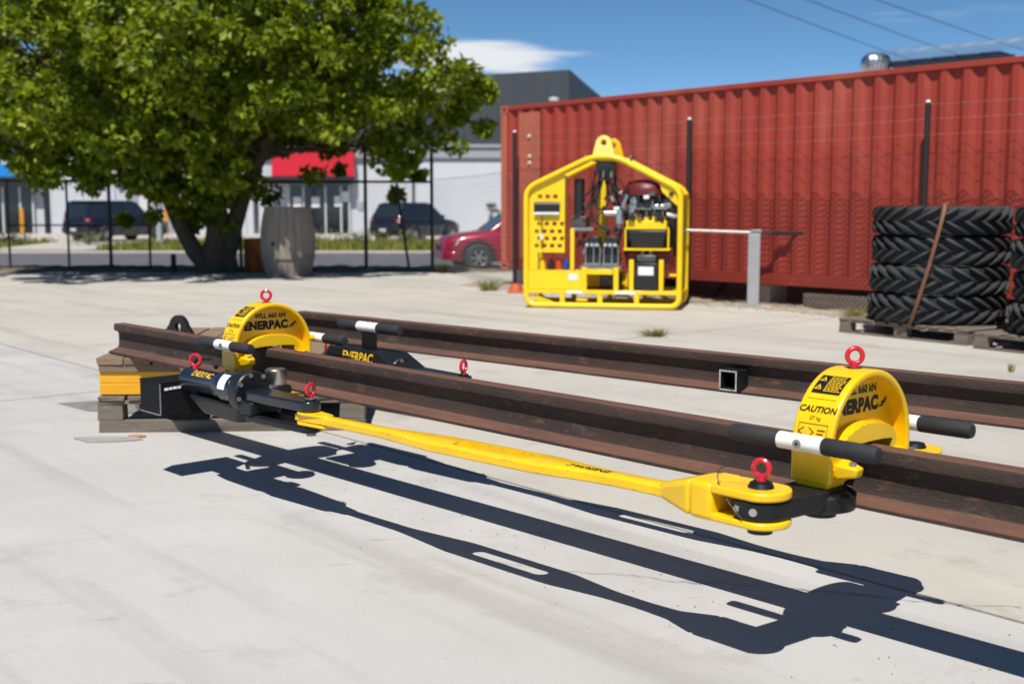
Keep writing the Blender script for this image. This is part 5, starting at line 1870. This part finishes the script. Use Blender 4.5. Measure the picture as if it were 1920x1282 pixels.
tag(mb.build('wood_chip', mat('orange_chip', (0.45, 0.19, 0.07), 0.8), None, smooth=0), 'small orange wood chip beside the pallet', 'chip')

# ================================================================== HYDRAULIC POWER PACK
PK = thing('power_pack', 'yellow house shaped tube frame holding a hydraulic engine pack', 'power pack', (0.15, 15.22, 0), R(-13.5))
PD = 0.80
hose_m = mat('black_hose', (0.014, 0.014, 0.015), 0.5)
dark_red = mat('dark_red_cover', (0.13, 0.012, 0.012), 0.45)
blk_plast = mat('black_plastic', (0.014, 0.014, 0.014), 0.45)
mach = mat('engine_castings', (0.10, 0.10, 0.10), 0.5, metal=0.5, var=0.5, vscale=18)


def rounded(pts, r, n=5, closed=True):
    """round the corners of a polyline (3-D points)"""
    out = []
    m_ = len(pts)
    for i in range(m_):
        p = Vector(pts[i])
        if not closed and i in (0, m_ - 1):
            out.append(p)
            continue
        a = (Vector(pts[i - 1]) - p)
        b = (Vector(pts[(i + 1) % m_]) - p)
        ra = min(r, a.length * 0.45)
        rb = min(r, b.length * 0.45)
        pa, pb = p + a.normalized() * ra, p + b.normalized() * rb
        for k in range(n + 1):
            t_ = k / n
            out.append(pa.lerp(p, t_).lerp(p.lerp(pb, t_), t_))
    return out


for y, nm in ((0.0, 'front_frame'), (PD, 'rear_frame')):
    P = [(0.03, y, 0.04), (0.03, y, 1.50), (0.86, y, 1.885), (1.16, y, 1.885), (1.965, y, 1.47), (1.965, y, 0.04)]
    MB().tube(rounded(P, 0.13), 0.036, 12, True).build(nm, yellow_light, PK, smooth=60)
for (x, z) in ((0.03, 1.44), (1.965, 1.41), (0.10, 0.04), (1.90, 0.04), (0.03, 0.21), (1.965, 0.21), (0.86, 1.86), (1.16, 1.86)):
    MB().cyl((x, 0, z), (x, PD, z), 0.030, n=10).build('cross_tube', yellow_light, PK)
for y in (0.0, PD):
    MB().box(0.06, 1.94, y - 0.022, y + 0.022, 0.185, 0.235).build('lower_rail', yellow_light, PK, bevel=0.006)
    for x in (0.50, 0.98, 1.44):
        MB().box(x - 0.03, x + 0.03, y - 0.02, y + 0.02, 0.07, 0.186).build('strut', yellow_light, PK)
for x in (0.78, 1.18):
    MB().box(x - 0.03, x + 0.03, -0.02, 0.02, 0.236, 0.52).build('strut', yellow_light, PK)
MB().box(0.06, 1.94, 0.03, PD - 0.03, 0.205, 0.222).build('deck_plate', yellow_light, PK)
for k, (x0, x1, z0) in enumerate(((0.08, 0.20, 0.09), (0.13, 0.27, 0.09), (0.18, 0.34, 0.09))):
    MB().tube([(x0, 0.02 + 0.03 * k, 0.185), (x0 + 0.02, 0.02, 0.13), (x1, 0.03, 0.075), (x1 + 0.06, 0.05, 0.05)], 0.016, 7).build('coiled_hose', yellow_light, PK)
# lower sheet panel with sticker
lp = MB().box(0.066, 0.75, -0.012, 0.004, 0.24, 0.475).build('lower_panel', yellow_light, PK, bevel=0.003)
MB().box(0.58, 0.70, -0.016, -0.0125, 0.36, 0.435).build('sticker', white_paint, lp)
MB().box(0.56, 0.76, -0.027, -0.0225, 0.19, 0.226).build('sticker', white_paint, PK)
MB().box(1.17, 1.42, -0.027, -0.0225, 0.19, 0.226).build('sticker', white_paint, PK)
MB().box(0.68, 0.82, -0.012, 0.0, 0.095, 0.13).build('name_plate', yellow_light, PK)
# perforated side panel with staggered square holes
pp = MB()
x0, x1, z0, z1 = 0.066, 0.52, 0.70, 1.49
rows = [(1.40, 0.11, 3), (1.06, 0.10, 4), (0.965, 0.07, 4), (0.875, 0.10, 4), (0.785, 0.07, 4)]
hh_, wwid, step = 0.048, 0.056, 0.098
zs = z0
for zc_, xo, nh in sorted(rows):
    pp.box(x0, x1, 0.02, 0.032, zs, zc_ - hh_ / 2)
    xs = x0
    for i in range(nh):
        hx = x0 + xo + i * step
        pp.box(xs, hx, 0.02, 0.032, zc_ - hh_ / 2, zc_ + hh_ / 2)
        xs = hx + wwid
    pp.box(xs, x1, 0.02, 0.032, zc_ - hh_ / 2, zc_ + hh_ / 2)
    zs = zc_ + hh_ / 2
pp.box(x0, x1, 0.02, 0.032, zs, z1)
pp.hexa([(x0, 0.02, z1), (x1, 0.02, z1), (x1, 0.032, z1), (x0, 0.032, z1)], [(x0, 0.02, z1 + 0.01), (x1, 0.02, z1 + 0.20), (x1, 0.032, z1 + 0.20), (x0, 0.032, z1 + 0.01)])
pp.box(x0, x0 + 0.11, 0.02, 0.032, 0.478, z0)
pp.box(0.505, 0.52, 0.033, 0.16, 0.70, 1.66)
pan = pp.build('perforated_panel', yellow_light, PK, smooth=0)
MB().box(0.13, 0.46, -0.02, 0.018, 1.17, 1.33).build('holder', blk_plast, PK, bevel=0.01)
MB().box(0.13, 0.46, -0.028, -0.0205, 1.175, 1.205).build('holder_edge', white_paint, PK)
MB().box(0.13, 0.46, -0.028, -0.0205, 1.30, 1.325).build('holder_edge', dull_steel, PK)
MB().tube([(0.24, -0.03, 1.17), (0.235, -0.025, 0.95), (0.25, -0.02, 0.75)], 0.006, 6).build('cord', hose_m, PK)
MB().cyl((0.235, -0.03, 0.86), (0.235, -0.03, 0.94), 0.02, n=10).build('switch', white_paint, PK)
for x, c, h_ in ((0.22, yellow_light, 0.18), (0.43, mat('orange_bottle', (0.55, 0.07, 0.01), 0.4), 0.17), (0.52, mat('blue_bottle', (0.01, 0.06, 0.30), 0.35), 0.15), (0.33, blk_plast, 0.13)):
    MB().lathe([(0, 0), (0.038, 0), (0.04, 0.01), (0.04, h_ * 0.7), (0.018, h_ * 0.85), (0.018, h_), (0, h_)], 16, c=(x, 0.12, 0.478)).build('bottle', c, PK)
MB().box(0.07, 0.76, 0.05, 0.30, 0.455, 0.477).build('shelf', yellow_light, PK)
MB().box(0.59, 0.64, 0.03, 0.08, 0.48, 1.0).build('inner_post', yellow_light, PK, bevel=0.005)
MB().box(0.60, 0.88, 0.06, 0.34, 0.975, 1.015).build('tray', dull_steel, PK)
MB().cyl((0.68, 0.16, 1.16), (0.68, 0.16, 1.62), 0.068, n=18).build('filter_housing', blk_plast, PK)
MB().box(0.59, 0.78, 0.10, 0.28, 1.02, 1.15).build('filter_head', mach, PK, bevel=0.01)
MB().box(0.84, 0.94, 0.62, 0.70, 0.24, 1.70).build('mast', yellow_light, PK)
# twin valve bank with bright clips
MB().box(0.72, 1.24, 0.02, 0.30, 0.50, 0.535).build('valve_tray', dull_steel, PK)
MB().box(0.80, 1.14, -0.01, 0.03, 0.43, 0.495).build('tray_lip', yellow_light, PK, bevel=0.006)
for x in (0.86, 1.09):
    vb_ = MB().hexa([(x - 0.11, 0.05, 0.54), (x + 0.10, 0.05, 0.54), (x + 0.10, 0.26, 0.54), (x - 0.11, 0.26, 0.54)], [(x - 0.06, 0.08, 0.90), (x + 0.09, 0.08, 0.90), (x + 0.09, 0.24, 0.90), (x - 0.06, 0.24, 0.90)]).build('valve_block', blk_plast, PK, bevel=0.01)
    for dx in (-0.07, 0.03, 0.11):
        MB().tube([(x + dx, 0.035, 0.56), (x + dx, 0.03, 0.72), (x + dx * 0.9, 0.045, 0.80)], 0.010, 6).build('clip', steel, vb_)
    MB().box(x - 0.10, x + 0.11, 0.028, 0.042, 0.545, 0.57).build('clip_bar', steel, vb_)
    for dx in (-0.05, 0.01, 0.07):
        MB().cyl((x + dx, 0.06, 0.78), (x + dx, 0.0, 0.80), 0.022, n=10).build('coupling', steel, vb_)
# engine side
tk = MB().hexa([(1.36, 0.05, 0.765), (1.74, 0.05, 0.765), (1.74, 0.40, 0.765), (1.36, 0.40, 0.765)], [(1.30, 0.03, 0.985), (1.81, 0.03, 0.985), (1.81, 0.44, 0.985), (1.30, 0.44, 0.985)])
tk.build('fuel_tank', blk_plast, PK, bevel=0.025)
MB().tube([(1.29, 0.01, 0.74), (1.29, 0.01, 1.0), (1.31, 0.01, 1.02)], 0.012, 6).build('tank_strap', yellow_light, PK)
MB().tube([(1.82, 0.01, 0.74), (1.82, 0.01, 1.0), (1.80, 0.01, 1.02)], 0.012, 6).build('tank_strap', yellow_light, PK)
MB().box(1.27, 1.84, 0.0, 0.40, 0.735, 0.76).build('tank_shelf', yellow_light, PK)
mf = MB().box(1.29, 1.79, 0.04, 0.30, 0.99, 1.10)
mf.build('manifold', yellow_light, PK, bevel=0.01)
for i in range(5):
    MB().cyl((1.34 + i * 0.10, 0.08, 1.10), (1.34 + i * 0.10, 0.08, 1.155), 0.036, 0.03, n=14).build('manifold_boss', yellow_light, PK)
    MB().cyl((1.34 + i * 0.10, 0.06, 1.155), (1.34 + i * 0.10, 0.06, 1.215), 0.014, n=10).build('fitting', steel, PK)
MB().box(1.32, 1.80, 0.12, 0.62, 1.10, 1.40).build('engine_block', mach, PK, bevel=0.03)
MB().box(1.30, 1.80, 0.05, 0.11, 1.235, 1.30).build('rocker_cover', steel, PK, bevel=0.012)
for i in range(6):
    MB().cyl((1.36 + i * 0.085, 0.045, 1.30), (1.36 + i * 0.085, 0.045, 1.36), 0.022, n=10).build('injector', [dull_steel, blk_plast, mach][i % 3], PK)
    MB().tube([(1.36 + i * 0.085, 0.045, 1.35), (1.34 + i * 0.09, 0.06, 1.43), (1.30 + i * 0.1, 0.15, 1.45)], 0.009, 6).build('pipe', [hose_m, steel, dull_steel][i % 3], PK)
MB().lathe([(0, 0), (0.27, 0), (0.285, 0.05), (0.26, 0.13), (0.17, 0.19), (0, 0.21)], 28, c=(1.52, 0.26, 1.41)).build('engine_cover', dark_red, PK, smooth=50)
MB().cyl((1.21, 0.06, 1.06), (1.21, 0.06, 1.24), 0.058, n=18).build('oil_filter', steel, PK)
MB().cyl((1.02, 0.05, 1.19), (1.20, 0.05, 1.19), 0.036, n=14).build('pump', steel, PK)
MB().cyl((1.24, 0.05, 1.26), (1.30, 0.05, 1.42), 0.03, n=12).build('elbow', steel, PK)
MB().tube([(1.80, 0.03, 1.18), (1.88, 0.03, 1.16), (1.93, 0.05, 1.16)], 0.03, 8).build('bracket_pipe', steel, PK)
gus = MB().prism([(1.94, 1.45), (1.70, 1.56), (1.74, 1.45), (1.94, 1.27)], 'y', 0.005, 0.017).build('gusset', yellow_light, PK)
# battery box
bt = MB().box(1.41, 1.69, -0.005, 0.22, 0.24, 0.58).build('battery', blk_plast, PK, bevel=0.012)
MB().box(1.455, 1.645, -0.0105, -0.0065, 0.43, 0.535).build('label', white_paint, bt)
MB().box(1.43, 1.67, 0.02, 0.20, 0.581, 0.68).build('battery_top', mach, PK, bevel=0.02)
for x in (1.50, 1.60):
    MB().cyl((x, 0.06, 0.68), (x, 0.06, 0.73), 0.02, n=10).build('terminal', dull_steel, PK)
for x in (1.37, 1.74):
    MB().box(x - 0.028, x + 0.028, -0.012, 0.03, 0.236, 0.62).build('battery_strap', yellow_light, PK, bevel=0.005)
MB().box(1.84, 1.94, 0.0, 0.03, 0.42, 0.45).build('tab', yellow_light, PK)
MB().box(0.92, 1.20, 0.30, 0.60, 0.24, 0.42).build('pump_body', mach, PK, bevel=0.03)
MB().box(0.30, 1.30, 0.45, 0.75, 0.24, 0.44).build('oil_tank', yellow_light, PK, bevel=0.02)
# hoses drooping from the ridge
rgp = random.Random(3)
hz = [((1.00, 0.1, 1.80), (0.86, 0.08, 1.35), (0.84, 0.05, 1.18), (0.98, 0.05, 1.00), (1.25, 0.1, 0.97)),
      ((1.02, 0.12, 1.78), (0.96, 0.1, 1.50), (0.90, 0.05, 1.30), (0.95, 0.05, 1.22), (1.04, 0.05, 1.28)),
      ((1.05, 0.1, 1.80), (1.10, 0.05, 1.50), (1.12, 0.05, 1.30)),
      ((1.10, 0.12, 1.82), (1.08, 0.08, 1.55), (1.18, 0.08, 1.44), (1.34, 0.12, 1.46)),
      ((0.96, 0.1, 1.80), (0.88, 0.06, 1.62), (0.84, 0.1, 1.46), (0.74, 0.12, 1.40)),
      ((0.98, 0.2, 1.80), (1.0, 0.2, 1.6), (1.06, 0.15, 1.45), (1.0, 0.15, 1.36))]
for h_ in hz:
    MB().tube(rounded(h_, 0.12, 5, False), 0.014, 7).build('hose', hose_m, PK, smooth=60)
MB().box(0.90, 1.14, 0.06, 0.30, 1.70, 1.83).build('hose_bracket', mach, PK, bevel=0.02)
for i in range(4):
    MB().cyl((0.95 + 0.05 * i, 0.05, 1.60 + 0.03 * (i % 2)), (0.95 + 0.05 * i, 0.05, 1.71), 0.017, n=10).build('coupling', [blk_plast, dull_steel][i % 2], PK)
# crowded machinery behind and between: castings, unions, cables
MB().box(1.22, 1.86, 0.34, 0.74, 0.62, 1.52).build('engine_bulk', mat('black_engine', (0.018, 0.017, 0.017), 0.6, var=0.4, vscale=9), PK, bevel=0.05)
MB().cyl((1.30, 0.20, 1.50), (1.80, 0.20, 1.50), 0.085, n=20).build('air_cleaner', blk_plast, PK)
MB().box(1.28, 1.86, 0.10, 0.34, 0.50, 0.72).build('gear_case', dark_red, PK, bevel=0.03)
rgm = random.Random(17)
for i in range(46):
    x, z = rgm.uniform(1.12, 1.86), rgm.uniform(1.10, 1.46)
    y = rgm.uniform(0.0, 0.10)
    mm = rgm.choice((steel, dull_steel, blk_plast, blk_plast, mach, hose_m, dark_red, white_paint))
    s_ = rgm.uniform(0.012, 0.030)
    if rgm.random() < 0.5:
        MB().cyl((x, y, z - s_), (x + rgm.uniform(-0.03, 0.03), y - 0.01, z + s_ * 1.6), s_, n=10).build('fitting', mm, PK)
    else:
        MB().box(x - s_ * 1.5, x + s_ * 1.5, y - s_, y + s_, z - s_, z + s_).build('fitting', mm, PK, bevel=0.004)
for i in range(24):
    x, z = rgm.uniform(0.66, 1.26), rgm.uniform(0.56, 1.0)
    y = rgm.uniform(0.06, 0.30)
    s_ = rgm.uniform(0.012, 0.032)
    MB().cyl((x, y, z - s_), (x + rgm.uniform(-0.03, 0.03), y, z + s_ * 2), s_, n=10).build('fitting', rgm.choice((steel, blk_plast, mach, hose_m, blk_plast)), PK)
for i in range(11):
    a = Vector((rgm.uniform(0.85, 1.15), rgm.uniform(0.05, 0.3), rgm.uniform(1.55, 1.78)))
    b = Vector((rgm.choice((rgm.uniform(0.60, 0.95), rgm.uniform(1.20, 1.80))), rgm.uniform(0.02, 0.25), rgm.uniform(0.70, 1.45)))
    c1 = a.lerp(b, 0.35) + Vector((rgm.uniform(-0.1, 0.1), 0, -rgm.uniform(0.05, 0.22)))
    c2 = a.lerp(b, 0.7) + Vector((rgm.uniform(-0.1, 0.1), 0, -rgm.uniform(0.05, 0.25)))
    MB().tube(rounded((a, c1, c2, b), 0.12, 5, False), rgm.choice((0.009, 0.012, 0.015)), 7).build('hose', hose_m, PK, smooth=60)
# apex lifting lugs
for y, mm in ((-0.012, yellow_lug), (PD - 0.05, yellow)):
    ou = [(1.01 + 0.10 * math.cos(R(15 + 150 * i / 15)), 2.045 + 0.10 * math.sin(R(15 + 150 * i / 15))) for i in range(16)] + [(0.895, 2.0), (0.875, 1.93), (0.875, 1.885), (0.93, 1.875), (1.01, 1.875), (1.09, 1.875), (1.145, 1.885), (1.145, 1.93), (1.125, 2.0)]
    inn = [(1.01 + 0.036 * math.cos(math.atan2(p[1] - 2.055, p[0] - 1.01)), 2.055 + 0.036 * math.sin(math.atan2(p[1] - 2.055, p[0] - 1.01))) for p in ou]
    MB().band(ou, inn, 'y', y, y + 0.05, True).build('lifting_lug', mm, PK, bevel=0.006)
for x, z in ((0.72, 1.86), (1.30, 1.85)):
    MB().torus((x, 0.35, z + 0.02), (1, 0, 0), 0.04, 0.012, 18, 8).build('shackle', [orange_rust, dull_steel][x > 1], PK)

# ================================================================== TRACTOR TYRES
def tyre_mesh(flip):
    Ro, wd = 0.600, 0.278
    h = wd / 2
    body = MB().lathe([(0.36, -h * 0.55), (0.40, -h * 0.85), (0.50, -h * 0.98), (0.58, -h * 0.93), (0.612, -h * 0.80), (Ro, -h * 0.4), (Ro + 0.004, 0), (Ro, h * 0.4), (0.612, h * 0.80), (0.58, h * 0.93), (0.50, h * 0.98), (0.40, h * 0.85), (0.36, h * 0.55)], 64)
    lug = MB()
    N = 24
    for i in range(N):
        for s in (-1, 1):
            a0 = 2 * math.pi * (i + (0.25 if s > 0 else 0.0)) / N
            sk = (1 if flip else -1) * 0.34
            stn = [(-0.006, 0.0, 0.048), (0.30, 0.30, 0.062), (0.62, 0.66, 0.062), (0.90, 0.95, 0.060), (0.992, 1.03, 0.044)]
            ring = []
            for (f, g_, hgt) in stn:
                z = s * f * h
                a = a0 + sk * g_
                half = 0.044 + 0.008 * f
                rb = Ro - 0.03 - (0.06 if f > 0.9 else 0)
                rt = Ro + hgt - (0.018 if f > 0.8 else 0) - (0.05 if f > 0.95 else 0)
                ring.append([(rb * math.cos(a - half), rb * math.sin(a - half), z), (rt * math.cos(a - half * 0.72), rt * math.sin(a - half * 0.72), z), (rt * math.cos(a + half * 0.72), rt * math.sin(a + half * 0.72), z), (rb * math.cos(a + half), rb * math.sin(a + half), z)])
            vs = [p for q_ in ring for p in q_]
            fs = []
            for k in range(len(ring) - 1):
                b = k * 4
                fs += [(b, b + 1, b + 5, b + 4), (b + 1, b + 2, b + 6, b + 5), (b + 2, b + 3, b + 7, b + 6)]
            e = (len(ring) - 1) * 4
            fs += [(0, 3, 2, 1), (e, e + 1, e + 2, e + 3)]
            lug.add(vs, fs)
    return body, lug


protos = []
for flip in (False, True):
    b_, l_ = tyre_mesh(flip)
    tp = thing('tractor_tyre', 'proto', 'tyre', (0, 0, 0), 0, 'tractor tyres stacked on pallets')
    b_.build('carcass', tyre_m, tp, smooth=50)
    l_.build('tread_lugs', tyre_m, tp, smooth=30)
    protos.append(tp)
names = ['top', 'second from the top', 'third from the top', 'bottom']
first = [True, True]
random.seed(12)
for sx, sy, z0, lab, ofs in ((4.25, 11.93, 0.150, 'in the tyre stack tied with a strap', [(0.0, 0.0), (0.01, 0.02), (-0.01, 0.0), (-0.02, 0.0)]), (5.08, 10.52, 0.150, 'in the stack at the right photo edge', [(0.02, 0), (0, 0.01), (0.03, 0.0), (0.0, 0.0)])):
    for k in range(4):
        fl = 1 if k == 0 else 0
        o = protos[fl] if first[fl] else copy_tree(protos[fl])
        first[fl] = False
        o.location = (sx + ofs[k][0], sy + ofs[k][1], z0 + 0.141 + (3 - k) * 0.283)
        o.rotation_euler = (R(random.uniform(-0.6, 0.6)), R(random.uniform(-0.6, 0.6)), random.uniform(0, 6.28))
        o['label'] = 'black tyre, ' + names[k] + ' ' + lab
strap_m = mat('rusty_strap', (0.17, 0.070, 0.032), 0.7, var=0.3, vscale=12)
# strap over the left shoulder of the first stack
cx_, cy_ = 4.25, 11.93
pts = [(0.20, -0.25, 1.305), (0.02, -0.40, 1.318), (-0.13, -0.52, 1.312), (-0.185, -0.60, 1.295), (-0.215, -0.655, 1.22), (-0.265, -0.645, 0.98), (-0.325, -0.618, 0.70), (-0.39, -0.578, 0.42), (-0.44, -0.54, 0.20), (-0.45, -0.50, 0.15)]
mb = MB()
L_, R_ = [], []
for i, p in enumerate(pts):
    d = Vector((0.90, -0.43, 0)) * 0.016
    L_.append(Vector((cx_, cy_, 0)) + Vector(p) - d)
    R_.append(Vector((cx_, cy_, 0)) + Vector(p) + d)
n = len(pts)
off = Vector((-0.002, -0.004, 0.002))
mb.add(L_ + R_ + [q_ + off for q_ in L_] + [q_ + off for q_ in R_], [(i, i + 1, n + i + 1, n + i) for i in range(n - 1)] + [(2 * n + i, 3 * n + i, 3 * n + i + 1, 2 * n + i + 1) for i in range(n - 1)] + [(i, 2 * n + i, 2 * n + i + 1, i + 1) for i in range(n - 1)] + [(n + i, n + i + 1, 3 * n + i + 1, 3 * n + i) for i in range(n - 1)])
tag(mb.build('strap', strap_m, None, smooth=60), 'rusty orange strap tied over the left side of the tyre stack', 'strap')


def tyre_pallet(label, loc, rz):
    t = thing('pallet', label, 'pallet', loc, rz, 'pallets below the tyre stacks')
    for y in (0.0, 0.54, 1.08):
        plank(t, wood_grey, 0, 1.5, y, y + 0.10, 0.0, 0.018, jit=0.004)
        for x in (0.0, 0.68, 1.36):
            plank(t, wood_grey, x, x + 0.14, y + 0.002, y + 0.098, 0.0185, 0.108, 'block', 0.003)
        plank(t, wood_grey, 0, 1.5, y, y + 0.10, 0.1085, 0.128, jit=0.004)
    for i in range(10):
        plank(t, wood_grey, i * 0.155, i * 0.155 + 0.112, -0.005, 1.185, 0.1285, 0.149, 'deck_board', 0.005)
    return t


tyre_pallet('grey wooden pallet under the strapped tyre stack', (3.34, 12.20, 0), R(-56))
tyre_pallet('grey wooden pallet under the tyre stack at the right edge', (4.17, 10.78, 0), R(-56))

# ================================================================== WEEDS
weed_m = leaf_mat('dry_weed', (0.20, 0.19, 0.06), (0.33, 0.28, 0.14), 0.25)


def weed(label, loc, n, h, spread, seed):
    rg = random.Random(seed)
    mb = MB()
    for i in range(n):
        a = rg.uniform(0, 6.28)
        b = rg.uniform(0, spread)
        x, y = b * math.cos(a) * 0.5, b * math.sin(a) * 0.4
        hh2 = h * rg.uniform(0.4, 1.0)
        tx, ty = x + rg.gauss(0, spread * 0.6), y + rg.gauss(0, spread * 0.5)
        w = rg.uniform(0.003, 0.006)
        mb.add([(x - w, y, 0), (x + w, y, 0), ((x + tx) / 2 + w * 0.7, (y + ty) / 2, hh2 * 0.7), ((x + tx) / 2 - w * 0.7, (y + ty) / 2, hh2 * 0.7), (tx, ty, hh2)], [(0, 1, 2, 3), (3, 2, 4)])
    o = mb.build('weed', weed_m, None, smooth=0, recalc=False)
    o.location = loc
    return tag(o, label, 'weed', 'dry weeds on the yard')


weed('dry tuft of weed before the yellow power pack', (1.42, 11.8, 0), 150, 0.09, 0.20, 1)
weed('small sprig of weed growing right of the near clamp behind the rails', (3.86, 9.2, 0), 20, 0.08, 0.03, 2)
weed('tuft of dry grass at the foot of the container corner', (-0.35, 18.3, 0), 160, 0.22, 0.30, 3)
weed('tuft of dry grass at the foot of the fence corner post', (-1.35, 23.4, 0), 160, 0.22, 0.35, 4)
weed('dry grass beside the timber sleeper under the container', (4.0, 13.9, 0), 120, 0.12, 0.25, 6)
